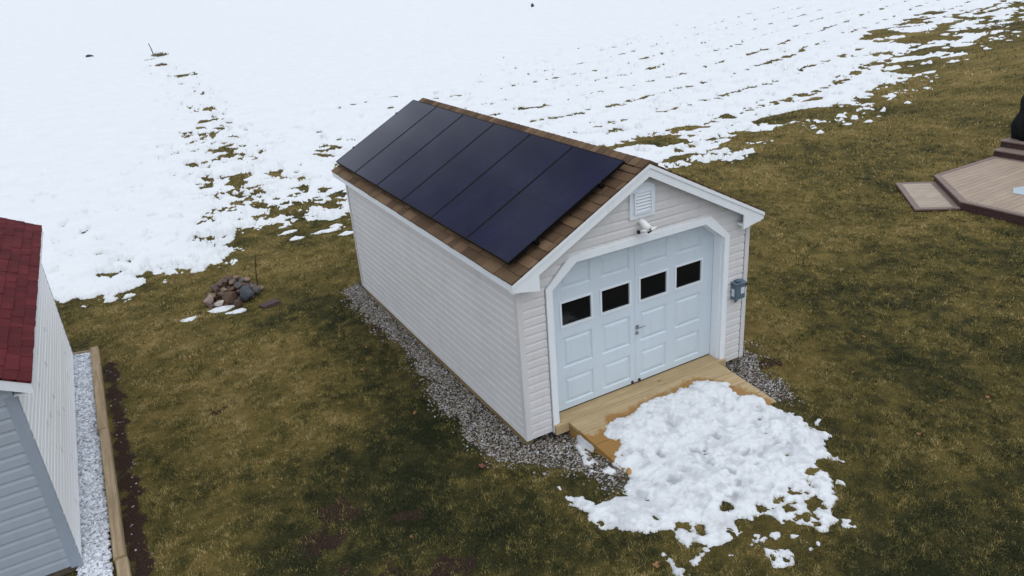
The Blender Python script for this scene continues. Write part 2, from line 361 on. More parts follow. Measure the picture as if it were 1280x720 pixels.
def grass_material():
    b = NB('grass_blades')
    t = b.attr('tone').outputs['Fac']; isl = b.island()
    f = b.math('ADD', t, b.math('MULTIPLY', b.math('SUBTRACT', isl, .5), .54))
    b.color(b.ramp(f, GRASS_RAMP))
    return b.set(.75, .15)
def snow_material(name, dirt):
    b = NB(name)
    n = b.noise(1.1, 6, .6); n2 = b.noise(34, 5, .7); n3 = b.noise(6, 5, .65)
    col = b.ramp(n, [(.3, (.665, .695, .725)), (.7, (.715, .74, .76))])
    if dirt:
        col = b.mix(b.math('MULTIPLY', b.attr('slush_and_dents').outputs['Fac'], .85), col, (.27, .285, .31))  # greyer over slush, and over dents to raise their contrast
        d_ = b.ramp(b.noise(4.5, 7, .8, dist=.7), [(.46, 0), (.70, 1)])
        col = b.mix(b.math('MULTIPLY', d_, .50), col, (.44, .42, .42))
        sp = b.ramp(b.noise(75, 3, .6), [(.66, 0), (.72, 1)])
        col = b.mix(b.math('MULTIPLY', sp, .55), col, (.12, .09, .06))
    else:
        sp = b.ramp(b.noise(7, 4, .65), [(.64, 0), (.74, 1)])
        col = b.mix(b.math('MULTIPLY', sp, .30), col, (.42, .43, .46))  # soft grey spots put the shade of small dents into the colour
    b.color(col)
    b.bump(b.math('ADD', b.math('MULTIPLY', n2, .4), n3), .30 if dirt else .25, .02 if dirt else .03)
    b.b.inputs['Subsurface Weight'].default_value = 0
    return b.set(.65, .25)
def stone_material(name, stops, bump=.3, dirt=None):
    b = NB(name); isl = b.island()
    col = b.ramp(isl, stops)
    n = b.noise(30, 4, .7)
    col = b.mix(b.math('MULTIPLY', b.ramp(n, [(.4, 0), (.75, 1)]), .4), col, (.12, .10, .08), 'MIX')
    b.color(col); b.bump(b.noise(60, 4, .6), bump, .004)
    return b.set(.85, .25)
def shingle_material(name, stops, speck):
    b = NB(name); isl = b.island()
    col = b.ramp(isl, stops)
    g = b.noise(260, 2, .6); m_ = b.noise(3.2, 5, .7)
    col = b.mix(b.math('MULTIPLY', b.ramp(g, [(.42, 0), (.62, 1)]), .38), col, speck)
    col = b.mix(b.math('MULTIPLY', b.ramp(m_, [(.45, 0), (.75, 1)]), .35), col, tuple(x*.5 for x in speck))
    b.color(col); b.bump(g, .5, .004)
    return b.set(.92, .15)
def solar_material():
    b = NB('solar_glass'); x = b.n('ShaderNodeSeparateXYZ'); b.l(b.tc.outputs['Object'], x.inputs[0])
    v = b.tc.outputs['Object']
    n = b.noise(.9, 5, .6); n2 = b.noise(12, 4, .6)
    col = b.ramp(n, [(.3, (.0035, .0045, .018)), (.7, (.0065, .0078, .034))])
    # fine busbar lines and cell gaps
    def lines(sock, period, width):
        f = b.math('FRACT', b.math('DIVIDE', sock, period)); return b.math('LESS_THAN', f, width)
    uv = b.attr('slope_u').outputs['Fac']; vv = b.attr('slope_v').outputs['Fac']
    bus = lines(vv, .0182, .10); gap = b.math('MAXIMUM', lines(uv, .0915, .02), lines(vv, .182, .018))
    col = b.mix(b.math('MULTIPLY', bus, .30), col, (.018, .018, .036))
    col = b.mix(gap, col, (.003, .003, .006))
    mid = b.math('LESS_THAN', b.math('ABSOLUTE', b.math('SUBTRACT', uv, .93)), .006)
    col = b.mix(mid, col, (.002, .002, .004))
    dust = b.ramp(b.noise(2.2, 6, .75, mapscale=(1, 1, 1)), [(.5, 0), (.8, 1)])
    col = b.mix(b.math('MULTIPLY', dust, .06), col, (.12, .12, .13))
    b.color(col)
    r = b.n('ShaderNodeMapRange'); b.l(n2, r.inputs[0]); r.inputs['To Min'].default_value = .05; r.inputs['To Max'].default_value = .12
    b.l(r.outputs[0], b.b.inputs['Roughness'])
    b.b.inputs['Specular IOR Level'].default_value = .12
    b.b.inputs['Specular Tint'].default_value = (.48, .60, 1.0, 1)
    b.b.inputs['IOR'].default_value = 1.4
    return b.m
M = {}
M['ground'] = ground_material(); M['grass'] = grass_material()
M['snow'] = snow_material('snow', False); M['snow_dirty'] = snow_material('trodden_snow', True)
M['siding'] = painted('cream_siding', (.645, .64, .645), .55, .05, 1.2, .06, .3, .22)
M['trim'] = painted('white_trim', (.80, .845, .89), .45, .04, 2, .04, .3, .15)
M['cream_trim'] = painted('cream_trim', (.635, .63, .635), .5, .05, 2, .05, .3, .15)
M['door'] = painted('door_white', (.59, .675, .745), .42, .04, 1.5, .04, .35, .14)
M['frame_white'] = painted('window_frame_white', (.72, .77, .82), .4, .03, 3, .0)
M['dark'] = painted('dark_metal_and_shade', (.02, .02, .022), .45, .2, 4, .1)  # near-black metal; also used for the unlit space behind the door
M['chrome'] = painted('handle_steel', (.35, .36, .38), .3, .1, 5, .0); M['chrome'].node_tree.nodes['Principled BSDF'].inputs['Metallic'].default_value = .8
M['shingle'] = shingle_material('brown_shingles', [(0, (.095, .058, .034)), (.35, (.125, .080, .047)), (.7, (.165, .105, .060)), (1, (.21, .138, .082))], (.07, .045, .03))
M['red_shingle'] = shingle_material('red_shingles', [(0, (.080, .012, .015)), (.5, (.100, .015, .019)), (1, (.125, .020, .024))], (.05, .012, .013))
M['beam'] = wood('treated_beam', (.12, .085, .035), (.30, .22, .10), 'y')
M['ramp'] = wood('ramp_boards', (.32, .225, .115), (.53, .40, .225), 'x', .7, (.27, .135, .030))
M['ramp_side'] = wood('ramp_side_wood', (.19, .10, .035), (.36, .21, .08), 'y')
M['timber'] = wood('landscape_timber', (.20, .145, .085), (.42, .32, .20), 'y', .85)
M['timber_x'] = wood('landscape_timber_end', (.15, .11, .07), (.34, .27, .18), 'x', .85)
M['soil_wood'] = wood('skid_wood', (.08, .06, .045), (.2, .16, .12), 'y')
M['gravel'] = stone_material('mixed_gravel', [(0, (.08, .065, .05)), (.2, (.19, .155, .115)), (.5, (.29, .26, .22)), (.75, (.35, .345, .345)), (.92, (.52, .54, .57)), (1, (.24, .16, .10))])
M['white_gravel'] = stone_material('white_gravel', [(0, (.40, .43, .49)), (.4, (.66, .70, .77)), (.8, (.80, .84, .90)), (1, (.86, .89, .93))], .2)
M['white_siding'] = painted('bright_white_siding', (.88, .90, .92), .5, .02, 1.5, .03, .3, .0)
M['darkened_siding'] = painted('darkened_white_siding', (.36, .41, .475), .5, .06, 1.5, .05, .3, .2)  # front wall's darkness is put into the colour of the white siding
M['darkened_trim'] = painted('darkened_white_trim', (.31, .36, .43), .5, .06, 2, .05, .3, .2)  # corner posts: the same darkness put into their white
M['panel'] = solar_material()
M['panel_frame'] = painted('black_frame', (.006, .006, .007), .5, .1, 4, .0, .08)
M['vent_white'] = painted('vent_white', (.74, .79, .85), .45, .04, 3, .0)
M['box'] = painted('switch_box_grey', (.10, .145, .185), .5, .12, 6, .05)
M['label'] = painted('pale_label', (.55, .62, .68), .5, .12, 20, .0)
M['cam_white'] = painted('camera_white', (.80, .80, .80), .35, .03, 4, .0)
M['glass'] = None
b = NB('window_glass'); b.color((.006, .007, .008)); M['glass'] = b.set(.06, .28)
M['deck'] = wood('deck_boards', (.27, .205, .15), (.40, .32, .25), 'x', .7, None, False)
M['deck_pad'] = wood('pad_boards', (.30, .25, .20), (.44, .37, .30), 'x', .7, None, False)
M['deck_trim'] = wood('deck_border', (.15, .105, .09), (.25, .19, .165), 'y', .7, None, False)
M['deck_fascia'] = wood('deck_fascia', (.032, .016, .015), (.075, .042, .038), 'x', .6, None, False)
b = NB('black_fabric'); b.color(b.ramp(b.noise(4, 4, .6), [(.3, (.004, .004, .005)), (.7, (.011, .011, .013))])); b.bump(b.noise(7, 4, .6), .5, .04); M['fabric'] = b.set(.8, .15)
b = NB('rusty_iron'); b.color(b.ramp(b.noise(30, 4, .7), [(.3, (.03, .018, .014)), (.7, (.10, .05, .03))])); M['rust'] = b.set(.85, .2)
M['leaf'] = painted('dry_leaf', (.30, .15, .07), .8, .4, 30, .1)
M['pink_leaf'] = painted('red_leaf', (.20, .075, .06), .8, .4, 30, .1)
M['tan_stone'] = painted('tan_stone', (.42, .25, .09), .8, .3, 14, .3)
M['clod'] = painted('dark_clod', (.05, .045, .045), .9, .3, 8, .4)
M['grate'] = painted('maroon_grate', (.10, .065, .065), .6, .2, 9, .1)
M['soffit'] = painted('soffit_white', (.62, .66, .70), .5, .04, 3, .0)

# ------------------------------------------------------------------ ground sheet
def graded(lo, hi, step, far, g=1.07):
    a = list(np.arange(lo, hi+1e-6, step)); s = step
    while a[-1] < far: s *= g; a.append(a[-1]+s)
    s = step
    while a[0] > -far: s *= g; a.insert(0, a[0]-s)
    return np.array(a)
gx, gy = graded(-7.5, 16, .085, 1500), graded(-6, 15, .085, 1500)
X, Y = np.meshgrid(gx, gy)
Zg = ground_z(X, Y)
V = np.stack([X, Y, Zg], -1).reshape(-1, 3)
g = mesh_np('lawn', V, grid_faces(*X.shape), M['ground'], dict(tone=tone(X, Y).ravel(), soil=soil_mask(X, Y).ravel(), gravel=gravel_mask(X, Y).ravel()))
g['kind'] = 'structure'

# ------------------------------------------------------------------ snow over the field
th = YAW+np.arange(-.74, .80, .00125)
ph = np.concatenate([np.arange(R(33), R(6), -.0014), np.arange(R(6), R(1.0), -.0007), np.geomspace(R(1.0), R(.15), 70)])
rad = 5.68/np.tan(ph)
TH, RD = np.meshgrid(th, rad)
X = CAM[0]+np.sin(TH)*RD; Y = CAM[1]+np.cos(TH)*RD
S = field_mask(X, Y)
lump = .006*fbm(X, Y, .25, 91, 4, .6)+.016*fbm(X, Y, 1.3, 92, 3)+.02*fbm(X, Y, 4, 93, 2)*sstep(.3, 2, S)
rc = row_coord(X, Y)+.16*fbm(X, Y, 4, 31, 2)
rut = -np.cos(2*np.pi*(rc-12.4)/2.68)+.45*np.cos(2*np.pi*rc/.67+1.5*fbm(X, Y, 3, 33, 2))*(.5+.5*np.tanh(fbm(X, Y, 6, 34, 2)))
Zs = ground_z(X, Y)+np.clip(S*.30, -.07, .085)+np.clip(S*4, 0, 1)*(lump+.038*rut*sstep(-4, 5, X+.15*(Y-12)))
zg_ = ground_z(X, Y); Zs = np.where(S > 0, np.maximum(Zs, zg_+.004+.034*sstep(0, .25, S)), Zs)
keep = S > -.12
F = grid_faces(*X.shape); kf = keep.ravel()[F].any(1); F = F[kf]
used = np.unique(F); remap = np.full(X.size, -1); remap[used] = np.arange(len(used))
V = np.stack([X, Y, Zs], -1).reshape(-1, 3)[used]
so = mesh_np('snow_field', V, remap[F], M['snow']); so['kind'] = 'structure'

# ------------------------------------------------------------------ trodden snow on and before the ramp
xs = np.arange(-.6, 3.8, .0125); ys = np.arange(-3.5, .05, .0125)
X, Y = np.meshgrid(xs, ys); S = pile_mask(X, Y)
xl, xr = ramp_x(Y); on = sstep(-.03, .01, X-xl)*sstep(-.03, .01, xr-X)*sstep(-1.12, -1.0, Y)
base = ground_z(X, Y)*(1-on)+np.maximum(ramp_z(Y), ground_z(X, Y))*on
body = sstep(-2.9, -1.9, Y)*sstep(0, .6, S)
lump = .0035*fbm(X, Y, .09, 101, 4, .55)+.011*fbm(X, Y, .36, 102, 3)
Zs = base+np.where(S > 0, .05*(1-np.exp(-np.maximum(S, 0)/.075)), np.maximum(S*.7, -.06))+.05*body+np.clip(S*4, 0, 1)*lump*(.4+body)
for i, (dx, dy) in enumerate(DENTS):
    a = .6+i*1.1; ux, uy = X-dx, Y-dy
    ux, uy = ux+.02*fbm(X, Y, .09, 107, 2), uy+.02*fbm(X, Y, .09, 108, 2); q = ((ux*math.cos(a)+uy*math.sin(a))/.085)**2+((-ux*math.sin(a)+uy*math.cos(a))/.05)**2
    Zs = Zs-(.042 if i < 19 else .022)*np.exp(-q)
Zs = np.where(S > 0, np.maximum(Zs, base+.003+.012*sstep(0, .05, S)), np.minimum(Zs, base-.004))
F = grid_faces(*X.shape); F = F[(S > -.05).ravel()[F].any(1)]
used = np.unique(F); remap = np.full(X.size, -1); remap[used] = np.arange(len(used))
slush_and_dents = np.zeros_like(X)
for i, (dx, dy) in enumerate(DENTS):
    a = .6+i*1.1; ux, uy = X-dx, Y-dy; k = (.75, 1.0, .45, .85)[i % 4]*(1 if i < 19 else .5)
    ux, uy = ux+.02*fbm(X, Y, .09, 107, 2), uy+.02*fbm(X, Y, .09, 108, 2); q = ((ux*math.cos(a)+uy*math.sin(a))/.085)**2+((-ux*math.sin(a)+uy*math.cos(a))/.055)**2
    slush_and_dents = np.maximum(slush_and_dents, k*np.exp(-q**1.5))  # greyer ovals in the colour follow the dents and strengthen their contrast
slush_and_dents = np.maximum(slush_and_dents, .45*sstep(.75, .1, X)*sstep(-1.35, -1.7, Y)*sstep(-.8, .8, fbm(X, Y, .22, 105, 4, .6)))     # icy, soaked lobe
slush_and_dents = np.maximum(slush_and_dents, .38*sstep(.4, 1.8, fbm(X, Y, .17, 106, 4, .6)))
slush_and_dents = np.maximum(slush_and_dents, (.22+.2*sstep(-1.0, -.4, Y))*sstep(.05, .0, S))
so = mesh_np('snow_patch', np.stack([X, Y, Zs], -1).reshape(-1, 3)[used], remap[F], M['snow_dirty'], dict(slush_and_dents=slush_and_dents.ravel()[used])); so['kind'] = 'structure'

# ------------------------------------------------------------------ main shed
ZE, ZR, EO, RF, RB, H = 2.2443, 3.2757, .1272, .1439, .3449, 2.0293
SL = (ZR-ZE)/(MID+EO)                       # roof slope
def roof_z(x): return ZE+(min(x, W-x)+EO)*SL
shed = thing('garage_shed', 'cream sided garage shed with brown shingle roof and white double door', 'shed', (MID, LEN/2, -.1))
PITCH_ = .113
def siding(name, p0, u, n, length, z0, z1, cuts=(), hole=None, m='siding', parent=None, pitch=PITCH_, gap=None):
    rj = random.Random(int(length*100)); mb = MB(); u = Vector(u); n = Vector(n); p0 = Vector(p0); z = z0; up = Vector((0, 0, 1))
    while z < z1-1e-4:
        t = min(z+pitch, z1)
        cutp = [0, length]
        if length > 5 and not gap: cutp = [0]+sorted({round(rj.uniform(.5, length-.5), 2) for _ in range(1 if length < 5 else 2)})+[length]
        for si, (l0, l1) in enumerate(zip(cutp[:-1], cutp[1:])):     # vinyl strips lap over one another
            e = .0025*(si % 2)+(rj.uniform(-.001, .001) if length > 5 else 0); a, c = p0+up*z+u*l0+n*e, p0+up*t+u*l0+n*e; ln = l1-l0
            q = a+up*min(.62*pitch, t-z)
            mb.poly([a+n*.022, a+u*ln+n*.022, q+u*ln+n*.019, q+n*.019])
            if q.z < c.z-1e-5: mb.poly([q+n*.019, q+u*ln+n*.019, c+u*ln+n*.001, c+n*.001])
            mb.poly([a-n*.004, a+u*ln-n*.004, a+u*ln+n*.022, a+n*.022])
        z += pitch
    for co, no in cuts: mb.cut(co, no)
    if hole:
        for co, no in hole: mb.cut(co, no, False)
        dead = [f for f in mb.bm.faces if all((f.calc_center_median()-Vector(co)).dot(Vector(no)) < 0 for co, no in hole)]
        bmesh.ops.delete(mb.bm, geom=dead, context='FACES')
    if gap:                                     # dark slot of the trim channel
        for gxx in gap[:2]: mb.cut((gxx, 0, 0), (1, 0, 0), False)
        dead = [f for f in mb.bm.faces if gap[0] < f.calc_center_median().x < gap[1] and f.calc_center_median().z < gap[2]]
        bmesh.ops.delete(mb.bm, geom=dead, context='FACES')
    return mb.build(name, M[m], parent)
OC, HS, HT, CH = 1.46, 1.989, 2.322, .345   # door casing, outside
def octo(c, hs, ht, ch, y, zb):
    return [(MID-c, y, zb), (MID-c, y, hs), (MID-c+ch, y, ht), (MID+c-ch, y, ht), (MID+c, y, hs), (MID+c, y, zb)]
hn = Vector((-(HT-HS), 0, CH)).normalized()
holeP = [((MID-OC-.010, 0, 0), (-1, 0, 0)), ((MID+OC-.05, 0, 0), (1, 0, 0)), ((0, 0, HT-.05), (0, 0, 1)),
         (Vector((MID-OC, 0, HS))+hn*.010, hn), (Vector((MID+OC, 0, HS))-Vector((-hn.x, 0, hn.z))*.05, (-hn.x, 0, hn.z))]
rn = Vector((-SL, 0, 1)).normalized()
gcut = [((-EO, 0, ZE-.05), rn), ((W+EO, 0, ZE-.05), (-rn.x, 0, rn.z))]
siding('siding', (0, 0, 0), (1, 0, 0), (0, -1, 0), W, 0, ZR, gcut, holeP, parent=shed, gap=(W-.066, W-.052, H))
siding('siding', (0, LEN-.080, 0), (0, -1, 0), (-1, 0, 0), LEN-.080, 0, H+.06, parent=shed)
siding('siding', (W, 0, 0), (0, 1, 0), (1, 0, 0), LEN, 0, H+.06, parent=shed)
siding('siding', (W, LEN, 0), (-1, 0, 0), (0, 1, 0), W, 0, ZR, gcut, parent=shed)
mb = MB()                                   # wall core behind the siding
mb.box((.045, .02, -.02), (.09, LEN-.012, H)); mb.box((W-.09, .06, -.02), (W-.02, LEN-.012, H)); mb.box((.09, LEN-.09, -.02), (W-.09, LEN-.012, 2.15))
mb.box((.09, .3, -.02), (W-.09, LEN-.09, .06))
mb.box((.09, .05, -.02), (MID-OC+.07, .10, H)); mb.box((MID+OC-.07, .02, -.02), (W-.09, .10, H)); mb.box((.85, .02, HT-.06), (W-.85, .09, HT+.26))
mb.build('wall_core', M['siding'], shed)
for sx in (0, 1):                           # corner posts
    for sy in (0, 1):
        mb = MB(); x = -.022 if sx == 0 else W+.022; y = -.022 if sy == 0 else LEN+.022; ax = 1 if sx == 0 else -1; ay = 1 if sy == 0 else -1
        top = H+.04
        mb.box((min(x, x+ax*.075), min(y, y+ay*.018), -.005), (max(x, x+ax*.075), max(y, y+ay*.018), top))
        mb.box((min(x, x+ax*.018), min(y+ay*.018, y+ay*.075), -.005), (max(x, x+ax*.018), max(y+ay*.018, y+ay*.075), top))
        mb.build('corner_post', M['cream_trim'], shed)
mb = MB()
mb.box((.004, .05, -.11), (.11, LEN-.03, -.003)); mb.box((W-.11, .05, -.11), (W-.004, LEN-.03, -.003)); mb.box((.13, LEN-.1, -.1), (W-.13, LEN-.02, -.004))
for i in range(4): mb.box((.6+i*.75, .35, -.17), (.75+i*.75, LEN-.2, -.045))
mb.build('base_beam', M['beam'], shed)
# roof: sheathing, shingles, ridge
mb = MB()
Y0, Y1 = -RF+.004, LEN+RB-.004
for s in (0, 1):
    f = (lambda x: x) if s == 0 else (lambda x: W-x)
    P = lambda x, z, y: (f(x), y, z)
    a = [P(-EO, ZE-.055, Y0), P(MID, ZR-.055, Y0), P(MID, ZR-.022, Y0), P(-EO, ZE-.022, Y0)]
    mb.prism(a, (0, Y1-Y0, 0))
roof = mb.build('roof', M['soffit'], shed)
def shingles(name, m, parent, xe, ze, dirx, slope, run, y0, y1, expo=.142, seed=1, tabw=(.13, .33), th=(.006, .015)):
    mb = MB(); rnd = random.Random(seed); cs = 1/math.sqrt(1+slope*slope); sn = slope*cs
    ls = run/cs; k = 0; s = -.018
    def P(t, y, h): return (xe+dirx*(t*cs-h*sn), y, ze+t*sn+h*cs)
    while s < ls-.01:
        e = min(s+expo+.03, ls+.004); y = y0; y_off = rnd.uniform(0, .2)
        first = True
        while y < y1-1e-4:
            wdt = rnd.uniform(*tabw)-(y_off if first else 0); wdt = max(wdt, .06); first = False
            ye = min(y+wdt, y1)
            if y1-ye < .05: ye = y1
            h = rnd.choice((th[0], th[0]+.001, th[1], th[1]-.002)); j = rnd.uniform(-.004, .004)
            b0 = s+j
            mb.hexa([P(b0, y+.0015, -.020), P(b0, ye-.0015, -.020), P(e, ye-.0015, -.020), P(e, y+.0015, -.020),
                     P(b0, y+.0015, h), P(b0, ye-.0015, h), P(e, ye-.0015, -.001), P(e, y+.0015, -.001)])
            y = ye
        s += expo; k += 1
    return mb.build(name, m, parent)
shingles('shingles', M['shingle'], roof, -EO, ZE, 1, SL, MID+EO-.01, -RF-.012, LEN+RB+.012, seed=3)
shingles('shingles', M['shingle'], roof, W+EO, ZE, -1, SL, MID+EO-.01, -RF-.012, LEN+RB+.012, seed=4)
mb = MB(); y = -RF-.014; rnd = random.Random(5)
while y < LEN+RB:
    e = min(y+.30, LEN+RB+.014); h0, h1 = .030, .016; q = .125
    z = ZR-.004
    mb.hexa([(MID-q, y, z-q*SL), (MID, y, z), (MID, e, z), (MID-q, e, z-q*SL), (MID-q, y, z-q*SL+h0), (MID, y, z+h0), (MID, e, z+h1), (MID-q, e, z-q*SL+h1)])
    mb.hexa([(MID, y, z), (MID+q, y, z-q*SL), (MID+q, e, z-q*SL), (MID, e, z), (MID, y, z+h0), (MID+q, y, z-q*SL+h0), (MID+q, e, z-q*SL+h1), (MID, e, z+h1)])
    y += .14
mb.build('ridge_cap', M['shingle'], roof)
# rakes, returns, fascia
def rake(y, dy, name='rake_board'):
    for s in (0, 1):
        f = (lambda x: x) if s == 0 else (lambda x: W-x)
        mb = MB(); T = .150
        pts = [(f(-EO-.004), y, ZE-.026-.002), (f(MID), y, ZR-.026), (f(MID), y, ZR-.026-T), (f(.23), y, roof_z(.23)-.026-T), (f(.23), y, ZE-.185), (f(-EO-.004), y, ZE-.115)]
        mb.prism(pts, (0, dy, 0))
        pts = [(f(-EO-.008), y-dy*.55, ZE-.022), (f(MID), y-dy*.55, ZR-.0215), (f(MID), y-dy*.55, ZR-.068), (f(-EO-.008), y-dy*.55, ZE-.068)]
        mb.prism(pts, (0, dy*.55-.0005*np.sign(dy), 0))
        mb.build(name, M['trim'], shed)
rake(-RF-.006, .022); rake(LEN+RB+.006, -.022)
for s in (0, 1):
    f = (lambda x: x) if s == 0 else (lambda x: W-x)
    mb = MB(); a, c = f(-EO-.002), f(-EO+.016)
    mb.box((min(a, c), -RF+.018, ZE-.115), (max(a, c), LEN+RB-.018, ZE-.024)); mb.build('eave_fascia', M['trim'], shed)
    mb = MB(); a, c = f(-EO+.017), f(-.0)
    mb.box((min(a, c), -RF+.018, ZE-.118), (max(a, c), LEN+RB-.018, ZE-.106)); mb.build('soffit', M['soffit'], shed)
    mb = MB()                               # boxed return behind the rake end
    a, c = f(-EO+.017), f(.225)
    mb.box((min(a, c), -RF+.019, ZE-.150), (max(a, c), -.024, ZE-.1195)); mb.build('eave_return', M['trim'], shed)
# casing and jamb
def frame_prism(mb, outer, inner, vec):
    n = len(outer); vec = Vector(vec)
    for i in range(n-1):
        o0, o1, i0, i1 = map(Vector, (outer[i], outer[i+1], inner[i], inner[i+1]))
        mb.hexa([o0, o1, i1, i0, o0+vec, o1+vec, i1+vec, i0+vec])
mb = MB(); CW = .088
IC, IHS, IHT, ICH = OC-CW, HS-.028, HT-CW, .352
frame_prism(mb, octo(OC, HS, HT, CH, -.045, -.02), octo(IC, IHS, IHT, ICH, -.045, -.02), (0, .06, 0))
mb.build('door_casing', M['trim'], shed)
mb = MB(); DY = .15
frame_prism(mb, octo(IC+.004, IHS, IHT+.004, ICH, .0155, -.02), octo(IC-.012, IHS-.006, IHT-.012, ICH-.002, .0155, -.02), (0, DY+.06, 0))
mb.build('door_jamb', M['trim'], shed)
# door: two leaves with raised panels and four windows
COLS = [(.685, 1.135), (1.295, 1.745), (1.915, 2.365), (2.525, 2.975)]
ROWS = [(.205, .58), (.735, 1.17), (1.335, 1.655), (1.835, 2.135)]
ZB, ZT = .122, IHT-.006
hni = Vector((-(IHT-IHS), 0, ICH)).normalized()
for leaf in (0, 1):
    mb = MB()
    x0, x1 = (MID-IC+.016, MID-.0015) if leaf == 0 else (MID+.0015, MID+IC-.016)
    cols = COLS[:2] if leaf == 0 else COLS[2:]
    xb = [x0]+[v for c in cols for v in c]+[x1]; zb = [ZB]+[v for r in ROWS for v in r]+[ZT]
    for i in range(len(xb)-1):
        for j in range(len(zb)-1):
            a, c, z0, z1 = xb[i], xb[i+1], zb[j], zb[j+1]
            def ring(ins, y): return [Vector((a+ins, y, z0+ins)), Vector((c-ins, y, z0+ins)), Vector((c-ins, y, z1-ins)), Vector((a+ins, y, z1-ins))]
            if i % 2 == 1 and j % 2 == 1 and j != 5:
                rs = [ring(0, DY), ring(.012, DY+.016), ring(.030, DY+.016), ring(.060, DY+.002)]
                for p, q in zip(rs[:-1], rs[1:]):
                    for k in range(4): mb.poly([p[k], p[(k+1) % 4], q[(k+1) % 4], q[k]])
                mb.poly(rs[-1])
            elif i % 2 == 1 and j == 5:
                rs = [ring(0, DY), ring(0, DY+.035)]
                for k in range(4): mb.poly([rs[0][k], rs[0][(k+1) % 4], rs[1][(k+1) % 4], rs[1][k]])
            else: mb.poly(ring(0, DY))
    mb.poly([(x0, DY, ZB), (x1, DY, ZB), (x1, DY+.04, ZB), (x0, DY+.04, ZB)])
    mid = MID-.0015 if leaf == 0 else MID+.0015
    mb.poly([(mid, DY, ZB), (mid, DY+.04, ZB), (mid, DY+.04, ZT), (mid, DY, ZT)])
    pl = Vector((MID-IC, 0, IHS))-hni*.012 if leaf == 0 else Vector((MID+IC, 0, IHS))-Vector((-hni.x, 0, hni.z))*.012
    mb.cut(pl, hni if leaf == 0 else (-hni.x, 0, hni.z))
    bmesh.ops.remove_doubles(mb.bm, verts=mb.bm.verts, dist=.0004)
    door = mb.build('door', M['door'], shed)
    for a, c in cols:
        z0, z1 = ROWS[2]
        mb = MB(); q = .022
        o = [(a-q, DY-.010, z0-q), (c+q, DY-.010, z0-q), (c+q, DY-.010, z1+q), (a-q, DY-.010, z1+q), (a-q, DY-.010, z0-q)]
        n_ = [(a+.004, DY-.010, z0+.004), (c-.004, DY-.010, z0+.004), (c-.004, DY-.010, z1-.004), (a+.004, DY-.010, z1-.004), (a+.004, DY-.010, z0+.004)]
        frame_prism(mb, o, n_, (0, .028, 0)); mb.build('window_frame', M['frame_white'], door)
        mb = MB(); mb.box((a, DY+.014, z0), (c, DY+.02, z1)); mb.build('window_pane', M['glass'], door)
    if leaf == 1:
        mb = MB(); hx, hz = 1.862, .965
        mb.box((hx-.022, DY-.010, hz-.03), (hx+.022, DY+.001, hz+.03)); mb.tube([(hx, DY-.008, hz+.008), (hx, DY-.05, hz+.008), (hx+.095, DY-.055, hz+.012)], [.012, .011, .009], 8)
        mb.build('handle', M['chrome'], door)
        mb = MB(); mb.tube([(hx-.004, DY+.001, hz-.085), (hx-.004, DY-.018, hz-.085)], [.026, .022], 14); mb.build('lock', M['chrome'], door)
    mb = MB(); bx = MID-.075 if leaf == 0 else MID+.045
    mb.box((bx, DY-.016, ZB+.012), (bx+.035, DY-.001, ZB+.04)); mb.build('floor_bolt', M['rust'], door)
mb = MB(); mb.box((MID-IC+.014, DY+.042, -.01), (MID+IC-.014, DY+.05, 2.24)); mb.cut(Vector((MID-IC, 0, IHS))-hni*.02, hni); mb.cut(Vector((MID+IC, 0, IHS))-Vector((-hni.x, 0, hni.z))*.02, (-hni.x, 0, hni.z))
mb.build('interior_dark_sheet', M['dark'], shed)  # dark sheet added in place of the unlit space behind the door
mb = MB(); mb.box((MID-OC+.006, -.088, -.035), (MID+OC-.006, -.0465, .098)); mb.box((MID-IC+.013, -.0445, .0), (MID+IC-.013, DY+.012, .1005))
sill = mb.build('door_sill', M['ramp'], shed)
# gable vent
mb = MB(); vx0, vx1, vz0, vz1 = 1.615, 2.005, 2.565, 2.925
arc = [(vx0, vz0), (vx1, vz0), (vx1, vz1)]+[(1.81+.195*math.cos(t), vz1+.085*math.sin(t)) for t in np.linspace(.12, math.pi-.12, 9)]+[(vx0, vz1)]
mb.prism([(x, -.046, z) for x, z in arc], (0, .034, 0)); mb.bevel(.005, 1)
vent = mb.build('gable_vent', M['vent_white'], shed)
mb = MB(); mb.box((1.69, -.0475, 2.645), (1.93, -.0455, 2.895)); mb.build('vent_opening', M['dark'], vent)
mb = MB()
for k in range(6):
    z = 2.652+k*.041
    mb.hexa([(1.693, -.066, z), (1.927, -.066, z), (1.927, -.0485, z+.025), (1.693, -.0485, z+.025), (1.693, -.063, z+.004), (1.927, -.063, z+.004), (1.927, -.0485, z+.030), (1.693, -.0485, z+.030)])
mb.box((1.672, -.070, 2.632), (1.692, -.0465, 2.905)); mb.box((1.928, -.070, 2.632), (1.948, -.0465, 2.905)); mb.box((1.6925, -.070, 2.632), (1.9275, -.0465, 2.648)); mb.box((1.6925, -.070, 2.892), (1.9275, -.0465, 2.905))
mb.build('louver', M['vent_white'], vent)

